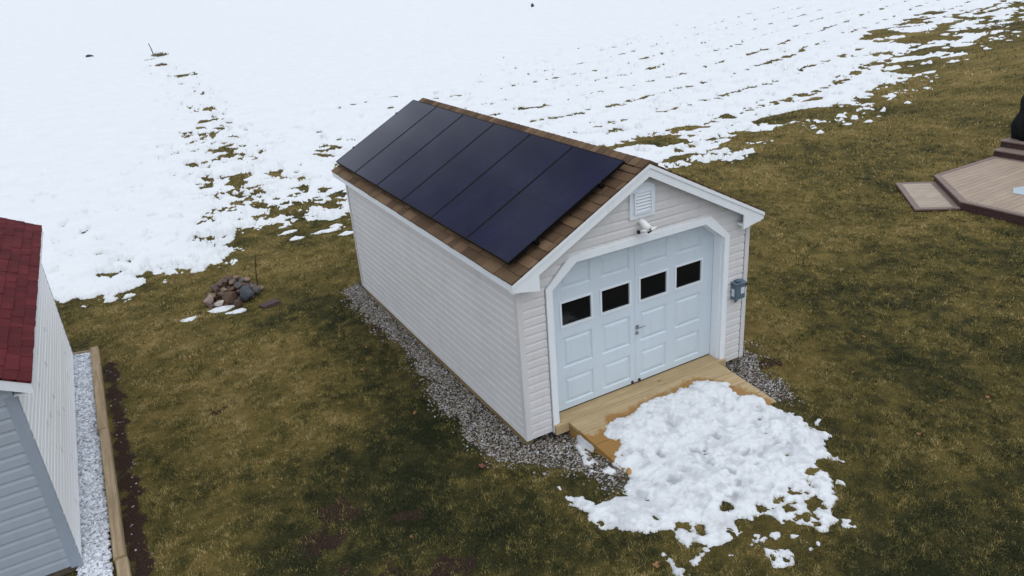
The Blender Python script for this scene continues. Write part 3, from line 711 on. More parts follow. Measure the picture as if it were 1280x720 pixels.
# security camera and switch box (hung on the shed)
sc_ = thing('security_camera', 'small white security camera with dark lens under the gable vent', 'camera', (1.79, -.02, 2.42))
mb = MB(); mb.tube([(1.765, -.012, 2.53), (1.765, -.034, 2.53)], [.042, .036], 16); mb.build('mount', M['cam_white'], sc_, True)
mb = MB(); mb.tube([(1.765, -.03, 2.53), (1.775, -.075, 2.525), (1.80, -.12, 2.475), (1.815, -.15, 2.435)], [.030, .040, .050, .052], 18); mb.build('body', M['cam_white'], sc_, True)
mb = MB(); mb.prism([(1.70, -.13, 2.43), (1.76, -.175, 2.425), (1.86, -.19, 2.43), (1.935, -.16, 2.44), (1.88, -.12, 2.44), (1.78, -.11, 2.435)], (.006, -.006, .012)); mb.build('visor', M['cam_white'], sc_)
mb = MB(); mb.tube([(1.816, -.152, 2.432), (1.826, -.172, 2.404)], [.034, .030], 16); mb.build('lens', M['dark'], sc_)
mb = MB(); mb.box((1.700, -.10, 2.385), (1.735, -.06, 2.43)); mb.bevel(.006, 1); mb.build('sensor', M['dark'], sc_)
bx = thing('switch_box', 'blue grey electrical switch box on the siding right of the door', 'electrical box', (3.47, -.02, 1.13))
mb = MB(); mb.box((3.375, -.115, 1.005), (3.565, -.017, 1.235)); mb.bevel(.008, 2); bod = mb.build('box_body', M['box'], bx)
mb = MB(); mb.prism([(3.365, -.125, 1.235), (3.575, -.125, 1.235), (3.575, -.017, 1.255), (3.365, -.017, 1.255)], (0, 0, .012)); mb.build('box_cover', M['box'], bx)
mb = MB(); mb.box((3.42, -.10, 1.262), (3.50, -.03, 1.29)); mb.bevel(.008, 1); mb.build('hub', M['box'], bx)
mb = MB(); mb.box((3.475, -.1175, 1.085), (3.545, -.1152, 1.18)); mb.build('front_label', M['label'], bx)
mb = MB(); mb.box((3.3725, -.095, 1.06), (3.3748, -.04, 1.17)); mb.build('side_label', M['label'], bx)
mb = MB(); mb.box((3.565, -.09, 1.15), (3.60, -.06, 1.18)); mb.tube([(3.59, -.075, 1.165), (3.62, -.085, 1.20)], .012, 8); mb.build('handle', M['dark'], bx)
mb = MB(); mb.tube([(3.47, -.05, 1.005), (3.47, -.05, .96), (3.47, -.02, .93)], .013, 8); mb.build('conduit', M['box'], bx)

# solar panels on the left roof slope
cs = 1/math.sqrt(1+SL*SL); sn = SL*cs; LS = (MID+EO)/cs
def rp(s, y, h): return Vector((-EO+s*cs-h*sn, y, ZE+s*sn+h*cs))
S0, S1, PW, PF = .0654*LS, .9185*LS, 1.0860, .0473
HP = .12
NAMES = ['black solar panel at the garage door end of the row', 'second black solar panel from the garage door end', 'third black solar panel from the garage door end',
         'third black solar panel from the snowy back end of the roof', 'second black solar panel from the snowy back end of the roof', 'black solar panel at the snowy back end of the row']
p0 = thing('solar_panel', NAMES[0], 'solar panel', rp((S0+S1)/2, PF+PW/2, 0), 'solar panels in a row on the shed roof')
ya, yb = PF+.006, PF+PW-.006; fr = .011
mb = MB()
def slab(mb, s0, s1, y0, y1, h0, h1): mb.hexa([rp(s0, y0, h0), rp(s1, y0, h0), rp(s1, y1, h0), rp(s0, y1, h0), rp(s0, y0, h1), rp(s1, y0, h1), rp(s1, y1, h1), rp(s0, y1, h1)])
slab(mb, S0, S1, ya, ya+fr, HP-.035, HP); slab(mb, S0, S1, yb-fr, yb, HP-.035, HP); slab(mb, S0, S0+fr, ya+fr, yb-fr, HP-.035, HP); slab(mb, S1-fr, S1, ya+fr, yb-fr, HP-.035, HP)
mb.build('frame', M['panel_frame'], p0)
mb = MB(); slab(mb, S0+fr, S1-fr, ya+fr, yb-fr, HP-.010, HP-.003); gl = mb.build('cells', M['panel'], p0)
me = gl.data; off = off_of(p0)
au, av = me.attributes.new('slope_u', 'FLOAT', 'POINT'), me.attributes.new('slope_v', 'FLOAT', 'POINT')
for i, v in enumerate(me.vertices):
    q = v.co+off; au.data[i].value = (q.x+EO+(HP)*sn)/cs-S0; av.data[i].value = q.y-ya
for k in range(1, 6):
    c = copy_tree(p0); c.location = p0.location+Vector((0, PW*k, 0)); c['label'] = NAMES[k]
for s, lab in ((S0+.42, 'lower metal rail under the solar panels by the eave'), (S1-.42, 'upper metal rail under the solar panels by the ridge')):
    rt = thing('mounting_rail', lab, 'rail', rp(s, 3.3, .02))
    mb = MB(); slab(mb, s-.02, s+.02, PF-.03, PF+6*PW+.05, HP-.075, HP-.037); mb.build('rail', M['panel_frame'], rt)
    for k in range(7):
        mb = MB(); y = PF+.25+k*1.0; slab(mb, s-.03, s+.03, y, y+.06, .004, HP-.076); mb.build('foot', M['panel_frame'], rt)
    for y in (PF-.012, PF+6*PW+.002):
        mb = MB(); slab(mb, s-.018, s+.018, y-.010, y+.012, HP-.036, HP+.006); mb.build('end_clamp', M['panel_frame'], rt)

# wooden ramp
ramp = thing('wooden_ramp', 'yellowish wooden ramp before the garage door half buried in snow', 'ramp', (1.9, -.55, -.12))
nb = 4; tt = np.linspace(0, 1, nb+1)
def rpt(y, side, z): a, c = ramp_x(y); return (float(a if side == 0 else c), y, z)
for i in range(nb):
    ya_ = RT['y0']+(RT['y1']-RT['y0'])*tt[i]-.006; yb_ = RT['y0']+(RT['y1']-RT['y0'])*tt[i+1]+.001
    mb = MB(); za, zb_ = ramp_z(ya_), ramp_z(yb_); NX = 26; jz = .004*(i % 2)
    top = [[], []]
    for q, (yy, zz) in enumerate(((ya_, za), (yb_, zb_))):
        for k in range(NX+1):
            a, c = ramp_x(yy); top[q].append((float(a+(c-a)*k/NX), yy, zz+jz*.3))
    vt = [[mb.bm.verts.new(p) for p in r] for r in top]; vb = [[mb.bm.verts.new((p[0], p[1], p[2]-.036)) for p in r] for r in top]
    for k in range(NX):
        mb.bm.faces.new((vt[0][k], vt[1][k], vt[1][k+1], vt[0][k+1])); mb.bm.faces.new((vb[0][k], vb[0][k+1], vb[1][k+1], vb[1][k]))
        for r in (0, 1): mb.bm.faces.new((vt[r][k], vt[r][k+1], vb[r][k+1], vb[r][k]))
    for k in (0, NX): mb.bm.faces.new((vt[0][k], vt[1][k], vb[1][k], vb[0][k]))
    o = mb.build('board', M['ramp'], ramp); off = off_of(ramp)
    at = o.data.attributes.new('wet', 'FLOAT', 'POINT')
    co = np.array([v.co+off for v in o.data.vertices]); s = pile_mask(co[:, 0], co[:, 1])
    left = sstep(1.25, .75, co[:, 0])*sstep(-.45, -.6, co[:, 1])
    for j in range(len(co)): at.data[j].value = float(min(1, .80*math.exp(min(0, s[j])/.11)+left[j]*.5))
for side in (0, 1):
    mb = MB(); sgn = -1 if side == 0 else 1
    p = []
    for y in (RT['y0']-.004, RT['y1']):
        a, c = ramp_x(y); x = float(a if side == 0 else c); p.append((x, y))
    (xa, ya2), (xb2, yb2) = p; t_ = .036*sgn*-1
    z0a, z0b = -.135, -.155
    mb.hexa([(xa, ya2, z0a), (xb2, yb2, z0b), (xb2+t_, yb2, z0b), (xa+t_, ya2, z0a), (xa, ya2, ramp_z(ya2)-.038), (xb2, yb2, ramp_z(yb2)-.034), (xb2+t_, yb2, ramp_z(yb2)-.034), (xa+t_, ya2, ramp_z(ya2)-.038)])
    mb.build('side_board', M['ramp_side'], ramp)

# ------------------------------------------------------------------ red roofed shed on the left
sx1, sy0, sy1, sg, sw = -5.085, .93, 6.72, -.12, 3.1
rs = thing('red_roofed_shed', 'white shed with red shingle roof at the left edge beside the gravel bed', 'shed', (sx1-sw/2, (sy0+sy1)/2, sg))
ex, ez, slp = -4.905, 2.235, .52
ridge_x = sx1-sw/2
def rz(x): return ez+(ex-x)*slp if x > ridge_x else ez+(ex-ridge_x)*slp-(ridge_x-x)*slp
wt = 2.06
siding('siding', (sx1, sy0, sg+.10), (0, 1, 0), (1, 0, 0), sy1-sy0, 0, wt+.10, m='white_siding', parent=rs, pitch=.105)
rr = Vector((slp, 0, 1)).normalized()
gc = [((ex, 0, ez-.05), rr), ((2*ridge_x-ex, 0, ez-.05), (-rr.x, 0, rr.z))]
siding('siding', (sx1-sw, sy0, sg+.10), (1, 0, 0), (0, -1, 0), sw, 0, 3.2, gc, m='darkened_siding', parent=rs, pitch=.135)
siding('siding', (sx1, sy1, sg+.10), (-1, 0, 0), (0, 1, 0), sw, 0, 3.2, gc, m='white_siding', parent=rs, pitch=.105)
siding('siding', (sx1-sw, sy1, sg+.10), (0, -1, 0), (-1, 0, 0), sy1-sy0, 0, wt+.10, m='white_siding', parent=rs, pitch=.105)
mb = MB(); mb.box((sx1-sw+.004, sy0+.004, sg+.09), (sx1-.004, sy1-.004, sg+wt+.09)); mb.build('wall_core', M['white_siding'], rs)
mb = MB(); mb.box((sx1-.085, sy0-.022, sg+.07), (sx1+.022, sy0-.002, wt+.02)); mb.box((sx1+.002, sy0-.0015, sg+.07), (sx1+.022, sy0+.045, wt+.02)); mb.build('corner_post', M['darkened_trim'], rs)
mb = MB(); mb.box((sx1-.04, sy1+.002, sg+.07), (sx1+.022, sy1+.022, wt+.02)); mb.box((sx1+.002, sy1-.03, sg+.07), (sx1+.022, sy1+.0015, wt+.02)); mb.build('corner_post', M['darkened_trim'], rs)
mb = MB(); mb.box((sx1-sw+.02, sy0+.03, sg-.05), (sx1-.02, sy1-.03, sg+.088)); mb.build('base_beam', M['soil_wood'], rs)
mb = MB(); ry0, ry1 = .80, 6.76
mb.prism([(ex, ry0+.004, ez-.025), (ridge_x, ry0+.004, rz(ridge_x)-.025), (ridge_x, ry0+.004, rz(ridge_x)-.06), (ex, ry0+.004, ez-.06)], (0, ry1-ry0-.008, 0))
x2 = 2*ridge_x-ex
mb.prism([(x2, ry0+.004, ez-.025), (ridge_x, ry0+.004, rz(ridge_x)-.025), (ridge_x, ry0+.004, rz(ridge_x)-.06), (x2, ry0+.004, ez-.06)], (0, ry1-ry0-.008, 0))
rf2 = mb.build('roof', M['soffit'], rs)
shingles('shingles', M['red_shingle'], rf2, ex, ez, -1, slp, ex-ridge_x-.01, ry0-.012, ry1+.012, seed=8, expo=.118, tabw=(.10, .26), th=(.006, .013))
shingles('shingles', M['red_shingle'], rf2, x2, ez, 1, slp, ex-ridge_x-.01, ry0-.012, ry1+.012, seed=9, expo=.118, tabw=(.10, .26))
for y, dy in ((ry0-.004, .02), (ry1+.004, -.02)):
    mb = MB(); mb.prism([(ex+.004, y, ez-.028), (ridge_x, y, rz(ridge_x)-.028), (ridge_x, y, rz(ridge_x)-.14), (ex+.004, y, ez-.14)], (0, dy, 0))
    mb.prism([(x2-.004, y, ez-.028), (ridge_x-.0005, y, rz(ridge_x)-.028), (ridge_x-.0005, y, rz(ridge_x)-.14), (x2-.004, y, ez-.14)], (0, dy, 0)); mb.build('rake_board', M['trim'], rs)
mb = MB(); mb.box((ex-.016, ry0+.018, ez-.12), (ex+.003, ry1-.018, ez-.027)); mb.build('eave_fascia', M['trim'], rs)
mb = MB(); mb.box((sx1+.018, ry0+.018, ez-.125), (ex-.017, ry1-.018, ez-.112)); mb.build('soffit', M['soffit'], rs)

# timber edging of the gravel bed
def timber(name, label, a, b_, wdt, z0, z1, m, cap=.012):
    t = MB(); a, b_ = Vector((a[0], a[1], 0)), Vector((b_[0], b_[1], 0)); dv = (b_-a).normalized(); n_ = Vector((-dv.y, dv.x, 0))*wdt/2
    N = 14; rings = []
    rnd = random.Random(len(label))
    for i in range(N+1):
        p = a+(b_-a)*i/N; j = n_*(1+rnd.uniform(-.03, .03)); zz = z1+rnd.uniform(-.003, .003)
        prof = [(-1, z0), (1, z0), (1, zz-cap*1.5), (1-cap*2/wdt, zz), (-1+cap*2/wdt, zz), (-1, zz-cap*1.5)]
        rings.append([t.bm.verts.new((p.x+j.x*k, p.y+j.y*k, z)) for k, z in prof])
    for i in range(N):
        for k in range(6): t.bm.faces.new((rings[i][k], rings[i][(k+1) % 6], rings[i+1][(k+1) % 6], rings[i+1][k]))
    t.bm.faces.new(rings[0][::-1]); t.bm.faces.new(rings[-1])
    return tag(t.build(name, m), label, 'timber')
timber('landscape_timber', 'long weathered timber along the far stretch of white gravel', (-4.735, 6.72), (-4.735, 3.72), .125, -.18, .0, M['timber'])
timber('landscape_timber', 'weathered timber along the near stretch of white gravel', (-4.725, 3.71), (-4.705, .75), .12, -.18, -.006, M['timber'])
timber('landscape_timber', 'low timber at the near end of the white gravel bed', (-4.69, .74), (-4.68, .02), .125, -.18, -.03, M['timber'])
timber('landscape_timber', 'short weathered timber across the far end of the white gravel', (-4.81, 6.72), (-5.25, 6.84), .09, -.18, -.045, M['timber_x'])

# gravel: angular stones in one mesh each
ICO = None
def ico():
    t = (1+5**.5)/2
    v = np.array([(-1,t,0),(1,t,0),(-1,-t,0),(1,-t,0),(0,-1,t),(0,1,t),(0,-1,-t),(0,1,-t),(t,0,-1),(t,0,1),(-t,0,-1),(-t,0,1)], float); v /= np.linalg.norm(v[0])
    f = np.array([(0,11,5),(0,5,1),(0,1,7),(0,7,10),(0,10,11),(1,5,9),(5,11,4),(11,10,2),(10,7,6),(7,1,8),(3,9,4),(3,4,2),(3,2,6),(3,6,8),(3,8,9),(4,9,5),(2,4,11),(6,2,10),(8,6,7),(9,8,1)])
    return v, f
def scatter_stones(name, pts, rmin, rmax, m, zlift, seed):
    rng = np.random.default_rng(seed); v, f = ico(); n = len(pts)
    r = rng.uniform(rmin, rmax, n)*(1+.5*(rng.random(n) > .93))
    sc = rng.uniform(.7, 1.35, (n, 3)); sc[:, 2] *= .65; jit = rng.uniform(.75, 1.2, (n, 12, 1)); a = rng.uniform(0, 6.28, n); tl = rng.uniform(-.6, .6, n)
    P = v[None]*jit*sc[:, None]*r[:, None, None]
    x = P[..., 0]*np.cos(a)[:, None]-P[..., 1]*np.sin(a)[:, None]; y = P[..., 0]*np.sin(a)[:, None]+P[..., 1]*np.cos(a)[:, None]; z = P[..., 2]
    y, z = y*np.cos(tl)[:, None]-z*np.sin(tl)[:, None], y*np.sin(tl)[:, None]+z*np.cos(tl)[:, None]
    zz = ground_z(pts[:, 0], pts[:, 1])+zlift*rng.uniform(.2, 1.0, n)
    V = np.stack([x+pts[:, :1], y+pts[:, 1:2], z+zz[:, None]], -1).reshape(-1, 3)
    F = (f[None]+12*np.arange(n)[:, None, None]).reshape(-1, 3)
    o = mesh_np(name, V, F, m, smooth=False); o['kind'] = 'stuff'; return o
rng = np.random.default_rng(3)
q = np.stack([rng.uniform(-.9, 4.4, 110000), rng.uniform(-1.7, 7.0, 110000)], 1)
gm = gravel_mask(q[:, 0], q[:, 1])
out_ = (q[:, 0] < .02) | (q[:, 0] > W-.02) | (q[:, 1] < .3)
thin = np.where((q[:, 1] < -.5) & (q[:, 0] < 1), .55, 1.0)+.12*fbm(q[:, 0], q[:, 1], .25, 64, 3)
ok = out_ & (pile_mask(q[:, 0], q[:, 1]) < .01) & ((gm > .02) & (rng.random(len(q)) < thin) | ((gm > -.14) & (rng.random(len(q)) < .10)))
tag(scatter_stones('gravel', q[ok][:24000], .007, .0155, M['gravel'], .016, 4), 'mixed grey and white gravel around the base of the cream shed', 'gravel')
q = np.stack([rng.uniform(-5.12, -4.80, 9800), rng.uniform(.1, 6.74, 9800)], 1)
tag(scatter_stones('white_gravel', q, .012, .024, M['white_gravel'], .05, 5), 'white gravel bed between the white shed wall and the timbers', 'gravel')
q = np.stack([rng.uniform(-4.66, -4.38, 60), rng.uniform(.2, 6.2, 60)], 1)
tag(scatter_stones('soil_pebbles', q, .006, .014, M['gravel'], .006, 6), 'few pebbles scattered in the dark soil strip beside the timbers', 'pebbles')

# ------------------------------------------------------------------ deck at the right edge
def bplane(pts, i, inset=0):    # cut plane along edge i of a counter-clockwise polygon
    a, c = Vector((*pts[i], 0)), Vector((*pts[(i+1) % len(pts)], 0)); e = (c-a).normalized(); n = Vector((e.y, -e.x, 0)); return a-n*inset, n
def inset_poly(pts, d):
    n = len(pts); res = []
    for i in range(n):
        a, na = bplane(pts, i-1, d); c, nc = bplane(pts, i, d)
        m2 = np.array([[na.x, na.y], [nc.x, nc.y]]); rhs = np.array([na.dot(a), nc.dot(c)]); s = np.linalg.solve(m2, rhs); res.append((s[0], s[1]))
    return res
def platform(root, pts, zt, zb, bw, edges, boards_dir, mboard, mborder, mfascia, board_w=.14):
    N = len(pts); inn = inset_poly(pts, bw); outp = inset_poly(pts, -.012)
    bb = MB(); dv = Vector((math.cos(boards_dir), math.sin(boards_dir), 0)); nv = Vector((-dv.y, dv.x, 0)); c0 = Vector((*pts[0], 0))
    for k in range(-60, 60):
        a = c0+nv*(k*board_w); lo, hi = a-dv*12, a+dv*12; wv = nv*(board_w-.006)
        bb.hexa([lo+Vector((0,0,zt-.03)), hi+Vector((0,0,zt-.03)), hi+wv+Vector((0,0,zt-.03)), lo+wv+Vector((0,0,zt-.03)), lo+Vector((0,0,zt)), hi+Vector((0,0,zt)), hi+wv+Vector((0,0,zt)), lo+wv+Vector((0,0,zt))])
    for i in range(N): bb.cut(*bplane(inn, i, .002))
    bb.build('deck_boards', mboard, root)
    eb = MB()
    for i in range(N):
        p = [Vector((*q, 0)) for q in (outp[i], outp[(i+1) % N], inn[(i+1) % N], inn[i])]
        eb.hexa([q+Vector((0, 0, zt-.028)) for q in p]+[q+Vector((0, 0, zt+.002)) for q in p])
    eb.build('border', mborder, root)
    fb = MB(); a_, c_ = inset_poly(pts, 0), inset_poly(pts, .03)
    for i in edges:
        p = [Vector((*q, 0)) for q in (a_[i], a_[(i+1) % N], c_[(i+1) % N], c_[i])]
        fb.hexa([q+Vector((0, 0, zb)) for q in p]+[q+Vector((0, 0, zt-.0285)) for q in p])
    fb.build('fascia', mfascia, root)
    ib = MB(); c2 = inset_poly(pts, .05); ib.prism([(x, y, zb) for x, y in c2], (0, 0, zt-.035-zb)); ib.build('joists', M['deck_fascia'], root)
dk = thing('deck', 'tan composite deck with dark border and steps at the right edge', 'deck', (15, 1, -.1))
DP = [(12.18, -4.0), (16.1, -4.0), (16.1, 3.55), (13.6, 3.53), (12.16, 1.98)]
platform(dk, DP, .08, -.14, .13, range(5), 0.02, M['deck'], M['deck_trim'], M['deck_fascia'])
mb = MB(); mb.box((16.115, -4, -.14), (16.46, 3.60, .2145)); mb.box((16.475, -4, -.14), (20.5, 3.66, .3845)); mb.build('step_riser', M['deck_fascia'], dk)
mb = MB(); mb.box((16.085, -4.0, .216), (16.473, 3.615, .246)); mb.box((16.445, -4.0, .386), (20.52, 3.675, .418)); mb.build('step_tread', M['deck_trim'], dk)
pd = thing('wooden_pad', 'low square step pad of pale boards beside the deck corner', 'step', (12.5, 3, -.1))
platform(pd, [(11.40, 2.50), (12.12, 1.96), (13.52, 3.46), (12.82, 3.98)], -.055, -.15, .11, range(4), math.atan2(-.56, .68), M['deck_pad'], M['deck_trim'], M['deck_fascia'], .12)
mb = MB(); ipts = [(13.42, 1.60), (13.75, 1.78), (14.2, 1.70), (14.3, 1.4), (13.9, 1.2), (13.45, 1.38)]
mb.prism([(x, y, .0835) for x, y in ipts], (0, 0, .012)); mb.bevel(.004, 1)
b = NB('ice'); b.color((.45, .54, .60)); tag(mb.build('ice_sheet', b.set(.25, .4)), 'pale blue sheet of ice lying on the tan deck boards', 'ice')
# covered grill
gr = thing('covered_grill', 'grill under a black fabric cover standing on the upper deck', 'grill', (17.36, 3.12, .42))
mb = MB(); ca, sa = math.cos(-.49), math.sin(-.49)
prof = [(0, .70, .34), (.16, .72, .36), (.36, .76, .38), (.52, .70, .34), (.66, .64, .29), (.80, .63, .30), (.94, .66, .32), (1.06, .64, .29), (1.14, .56, .22), (1.18, .40, .12)]
rings = []; NN = 40; rnd = random.Random(4)
for zi, (z, hx, hy) in enumerate(prof):
    rg = []
    for k in range(NN):
        t = 2*math.pi*k/NN; ct, st = math.cos(t), math.sin(t); e = .45
        fold = 1+(.035*math.sin(k*2.1+zi*.4)+.02*math.sin(k*4.7))*(1-z/1.3)
        x = hx*math.copysign(abs(ct)**e, ct)*fold; y = hy*math.copysign(abs(st)**e, st)*fold
        rg.append(mb.bm.verts.new((17.36+x*ca-y*sa, 3.12+x*sa+y*ca, .425+z+.015*math.sin(k*1.3)*(z > .1))))
    rings.append(rg)
for i in range(len(rings)-1):
    for k in range(NN): mb.bm.faces.new((rings[i][k], rings[i][(k+1) % NN], rings[i+1][(k+1) % NN], rings[i+1][k]))
mb.bm.faces.new(rings[-1]); mb.bm.faces.new(rings[0][::-1])
mb.build('grill_cover', M['fabric'], gr, True)
for sx in (-1, 1):
    for sy in (-1, 1):
        px, py = sx*.5, sy*.2; cx, cy = 17.36+px*ca-py*sa, 3.12+px*sa+py*ca
        mb = MB(); mb.tube([(cx, cy, .4195), (cx, cy, .46)], .03, 10); mb.build('foot', M['dark'], gr)

# ------------------------------------------------------------------ rock pile
def rock_mesh(name, loc, r, sc, m, seed, label, group=None, cat='rock'):
    rnd = random.Random(seed); mb = MB()
    bmesh.ops.create_icosphere(mb.bm, subdivisions=2, radius=r)
    rot = Matrix.Rotation(rnd.uniform(0, 6.28), 3, 'Z') @ Matrix.Rotation(rnd.uniform(-.4, .4), 3, 'X')
    planes = [(Vector((rnd.gauss(0, 1), rnd.gauss(0, 1), rnd.gauss(0, 1))).normalized(), rnd.uniform(.45, .8)*r) for _ in range(8)]
    for v in mb.bm.verts:
        for n, dd in planes:
            e = v.co.dot(n)-dd
            if e > 0: v.co -= n*e*.9
        v.co *= 1+rnd.uniform(-.03, .03)
        v.co = rot @ Vector((v.co.x*sc[0], v.co.y*sc[1], v.co.z*sc[2])); v.co += Vector(loc)
    o = mb.build(name, m)
    o.data.transform(Matrix.Translation(-Vector(loc))); o.location = loc
    return tag(o, label, cat, group)
ROCKM = [painted('rock_%s' % n, c, .85, .35, 12, .4) for n, c in (('brown', (.125, .082, .058)), ('rust', (.18, .10, .058)), ('grey', (.12, .112, .11)), ('mauve', (.14, .10, .09)), ('tan', (.24, .17, .12)))]
M['rock_white'] = painted('rock_white', (.55, .50, .46), .8, .2, 14, .3); M['rock_blue'] = painted('rock_blue_grey', (.075, .085, .10), .8, .3, 8, .3); M['rock_pink'] = painted('rock_pinkish', (.36, .27, .24), .8, .35, 10, .3)
PC = (-2.24, 7.70)
big = [(-2.02, 7.30, .03, .17, (1.0, .95, 1.15), 'rock_blue', 'large blue grey boulder at the front of the rock pile'),
       (-2.33, 7.38, .03, .16, (1.1, .9, 1.05), None, 'large dark brown boulder in the front middle of the rock pile'),
       (-2.54, 7.38, -.05, .10, (1.35, .8, .65), 'rock_white', 'whitish block like stone lying at the left front of the rock pile'),
       (-2.70, 7.52, .0, .11, (.95, .9, 1.25), 'rock_pink', 'upright pinkish stone at the left end of the rock pile'),
       (-2.22, 7.14, -.07, .12, (1.4, .8, .6), 'rust', 'flat rust brown stone lying lowest in front of the rock pile'),
       (-1.83, 7.50, .0, .12, (1, 1, .9), 'grey', 'grey stone at the right end of the rock pile')]
for i, (x, y, z, r, sc, mk, lab) in enumerate(big):
    m = M.get(mk) or (ROCKM[1] if mk == 'rust' else ROCKM[2] if mk == 'grey' else ROCKM[0])
    rock_mesh('rock', (x, y, z), r, sc, m, 300+i, lab)
rnd = random.Random(12); cnt = 0
for layer, (rx, ry, z, n) in enumerate(((.58, .42, -.07, 38), (.45, .34, .05, 27), (.33, .25, .15, 18), (.19, .16, .24, 9))):
    for k in range(n):
        a = k*2.399+layer; q = math.sqrt((k+.6)/n)
        x, y = PC[0]+rx*q*math.cos(a), PC[1]+ry*q*math.sin(a)
        r = rnd.uniform(.06, .095); mi = rnd.choice((0, 0, 1, 1, 2, 3, 3, 4))
        rock_mesh('rock', (x, y, z+rnd.uniform(-.03, .03)), r, (rnd.uniform(.9, 1.35), rnd.uniform(.8, 1.1), rnd.uniform(.55, .85)), ROCKM[mi], 400+cnt, 'small brown or grey fieldstone heaped in the rock pile', 'fieldstones heaped in the rock pile'); cnt += 1
rod = MB(); z = gz(-1.74, 7.76); rod.tube([(-1.745, 7.764, z-.05), (-1.70, 7.765, .25), (-1.645, 7.764, .61)], [.012, .011, .009], 8)
tag(rod.build('metal_rod', M['rust']), 'thin rusty rod standing upright behind the rock pile', 'rod')
grt = thing('drain_grate', 'small maroon slatted grate lying in the grass by the rock pile', 'grate', (-1.74, 6.80, gz(-1.74, 6.8)))
mb = MB(); zz = gz(-1.74, 6.8)+.045; ca2, sa2 = math.cos(.35), math.sin(.35)
def gp(u, v, h): u *= .62; v *= .75; return (-1.72+u*ca2-v*sa2, 6.84+u*sa2+v*ca2, zz+h-.02)
for k in range(9):
    u = -.26+k*.062; mb.hexa([gp(u, -.14, 0), gp(u+.036, -.14, 0), gp(u+.036, .14, 0), gp(u, .14, 0), gp(u, -.14, .03), gp(u+.036, -.14, .03), gp(u+.036, .14, .03), gp(u, .14, .03)])
mb.build('slats', M['grate'], grt)
mb = MB()
for v in (-.15, .12): mb.hexa([gp(-.28, v, -.035), gp(.29, v, -.035), gp(.29, v+.03, -.035), gp(-.28, v+.03, -.035), gp(-.28, v, -.001), gp(.29, v, -.001), gp(.29, v+.03, -.001), gp(-.28, v+.03, -.001)])
mb.build('bearer', M['grate'], grt)
# far stake, clumps in the snow
z = gz(2.3, 70.8)
mb = MB(); mb.tube([(2.5, 70.8, z-.05), (2.42, 70.8, z+.6), (2.30, 70.8, z+1.15)], [.045, .04, .03], 6); tag(mb.build('stake', M['clod']), 'thin dark stake leaning in the far snow field', 'stake')
def tuft(name, label, x, y, r, h, n, seed, m, cat='grass clump'):
    rnd = random.Random(seed); mb = MB(); z = gz(x, y)
    for k in range(n):
        a = rnd.uniform(0, 6.28); q = r*math.sqrt(rnd.random()); bx_, by_ = x+q*math.cos(a), y+q*math.sin(a); hh = h*rnd.uniform(.4, 1)*(1-.5*q/r); l = rnd.uniform(.2, .8)*hh; b2 = rnd.uniform(0, 6.28); wd = r*.07
        mb.poly([(bx_-wd*math.sin(b2), by_+wd*math.cos(b2), z-.02), (bx_+wd*math.sin(b2), by_-wd*math.cos(b2), z-.02), (bx_+l*math.cos(b2), by_+l*math.sin(b2), z+hh)])
    return tag(mb.build(name, m), label, cat)
straw = painted('straw', (.16, .125, .06), .85, .4, 5, .0)
tuft('grass_clump', 'dry grass clump in the snow at the foot of the far stake', 2.9, 69.6, .75, .55, 260, 1, straw)
tuft('grass_clump', 'smaller brown grass clump in the snow just below the far stake', 2.1, 61.1, .45, .30, 140, 2, straw)
rock_mesh('clod', (-2.45, 77.5, gz(-2.45, 77.5)+.05), .55, (1.1, .8, .55), M['clod'], 77, 'dark clod lying alone on the snow at the upper left', None, 'clod')
rock_mesh('clod', (46.5, 77, gz(46.5, 77)+.2), .28, (.8, .8, 1.2), M['clod'], 78, 'tiny dark lump alone on the far snow near the top', None, 'clod')
rock_mesh('stone', (.735, -1.115, -.10), .05, (1.5, .9, .7), M['tan_stone'], 79, 'orange tan stone at the foot of the ramp', None, 'stone')
# leaves
def leaf(x, y, r, m, seed, label, group=None):
    rnd = random.Random(seed); mb = MB(); z = gz(x, y)+.035; n = 11; a0 = rnd.uniform(0, 6.28)
    c = mb.bm.verts.new((x, y, z)); ring = []
    for k in range(n):
        rr_ = r*(1 if k % 2 == 0 else .55)*rnd.uniform(.8, 1.1); a = a0+2*math.pi*k/n
        ring.append(mb.bm.verts.new((x+rr_*math.cos(a), y+rr_*math.sin(a), z+rnd.uniform(-.01, .025))))
    for k in range(n): mb.bm.faces.new((c, ring[k], ring[(k+1) % n]))
    g_ = list(mb.bm.faces); r_e = bmesh.ops.extrude_face_region(mb.bm, geom=g_)
    bmesh.ops.translate(mb.bm, verts=[v for v in r_e['geom'] if isinstance(v, bmesh.types.BMVert)], vec=(0, 0, .002))
    return tag(mb.build('leaf', m), label, 'leaf', group)
leaf(.0, -2.5, .045, M['leaf'], 1, 'curled tan brown leaf on the grass below the snow patch')
leaf(-.69, -.03, .05, M['pink_leaf'], 2, 'reddish leaf on the dark grass left of the gravel corner')
rnd = random.Random(33)
for k, (x, y) in enumerate([(-1.1, 3.2), (-1.6, 2.0), (-.9, 1.6), (4.6, -1.2), (5.6, -.6), (4.0, -2.6), (6.4, 1.4), (-1.9, -.7), (-3.0, 1.7), (4.9, .9), (-.8, 3.9), (5.4, -2.6)]):
    leaf(x, y, rnd.uniform(.022, .036), M['leaf'], 50+k, 'small dry brown leaf lying on the lawn', 'dry leaves on the lawn')

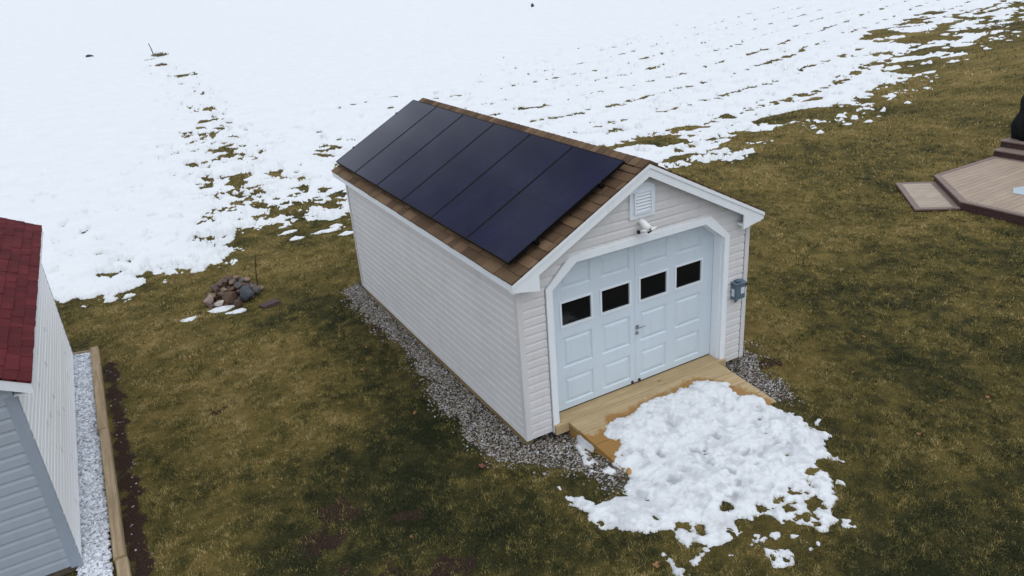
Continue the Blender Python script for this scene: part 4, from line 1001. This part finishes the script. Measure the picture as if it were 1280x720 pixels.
# ------------------------------------------------------------------ grass
rng = np.random.default_rng(11)
def sample(n, rmin, rmax):
    rr2 = np.sqrt(rng.uniform(rmin**2, rmax**2, n)); t = YAW+rng.uniform(-.72, .74, n)
    return CAM[0]+rr2*np.sin(t), CAM[1]+rr2*np.cos(t)
parts = []
for n, a, c, hl, wd in ((560000, 5.4, 11.5, (.018, .042), .0040), (420000, 11.5, 19, (.022, .050), .0060), (200000, 19, 36, (.04, .08), .013), (60000, 36, 75, (.06, .12), .03)):
    x, y = sample(n, a, c); parts.append((x, y, rng.uniform(*hl, n), np.full(n, wd)))
x, y, hl, wd = (np.concatenate(q) for q in zip(*parts))
ok = (field_mask(x, y) < .03) & ((soil_mask(x, y) < .015+.05*(rng.random(len(x)) < .12)) | ((x > -4.1) & (rng.random(len(x)) < .42))) & ~((x > -.02) & (x < W+.02) & (y > -.02) & (y < LEN)) & ~((x < -4.60) & (x > -5.12) & (y > .05) & (y < 6.85)) & ~((x < -5.07) & (y > .9) & (y < 6.75))
gmk = gravel_mask(x, y); ok &= (gmk < 0) | ((gmk < .14) & (rng.random(len(x)) < .14*sstep(.14, 0, gmk)+.02)) | ((y < -.35) & (x < .9) & (rng.random(len(x)) < .16+.22*(fbm(x, y, .2, 66, 2) > .3)))
near = (np.abs(x-1.6) < 2.4) & (y < .1) & (y > -3.6)
pm = np.full(len(x), -1.); pm[near] = pile_mask(x[near], y[near]); ok &= pm < .008
ok &= ~((x > .52) & (x < 3.28) & (y > -1.08) & (y < .1))
ok &= poly_sd([(12.18, -4.0), (21, -4.0), (21, 3.66), (13.6, 3.53), (12.16, 1.98)], x, y) < 0
ok &= poly_sd([(11.40, 2.50), (12.12, 1.96), (13.52, 3.46), (12.82, 3.98)], x, y) < 0
ok &= rng.random(len(x)) < np.clip(.74+.40*fbm(x, y, .12, 97, 3, .65), .12, 1)
x, y, hl, wd = x[ok], y[ok], hl[ok], wd[ok]; n = len(x)
tn = tone(x, y)+.06*rng.normal(size=n)+.11*fbm(x, y, .075, 83, 2)
a = rng.uniform(0, 6.28, n)+1.6*fbm(x, y, .5, 95, 2); tilt = np.clip(.95+.3*rng.normal(size=n), .15, 1.45)
cl = 1+.35*fbm(x, y, .22, 96, 2); hl = hl*np.clip(cl, .45, 1.7)
z = ground_z(x, y)-.004; ca, sa = np.cos(a), np.sin(a)
tip = np.stack([x+hl*np.sin(tilt)*ca, y+hl*np.sin(tilt)*sa, z+hl*np.cos(tilt)+.006], -1)
b0 = np.stack([x-wd*sa, y+wd*ca, z], -1); b1 = np.stack([x+wd*sa, y-wd*ca, z], -1)
V = np.stack([b0, b1, tip], 1).reshape(-1, 3); F = np.arange(3*n).reshape(-1, 3)
go = mesh_np('grass', V, F, M['grass'], dict(tone=np.repeat(np.clip(tn, 0, 1), 3)), smooth=False)
tag(go, 'short dormant lawn grass in olive, straw and dark green', 'grass', kind='stuff')
print('blades', n)
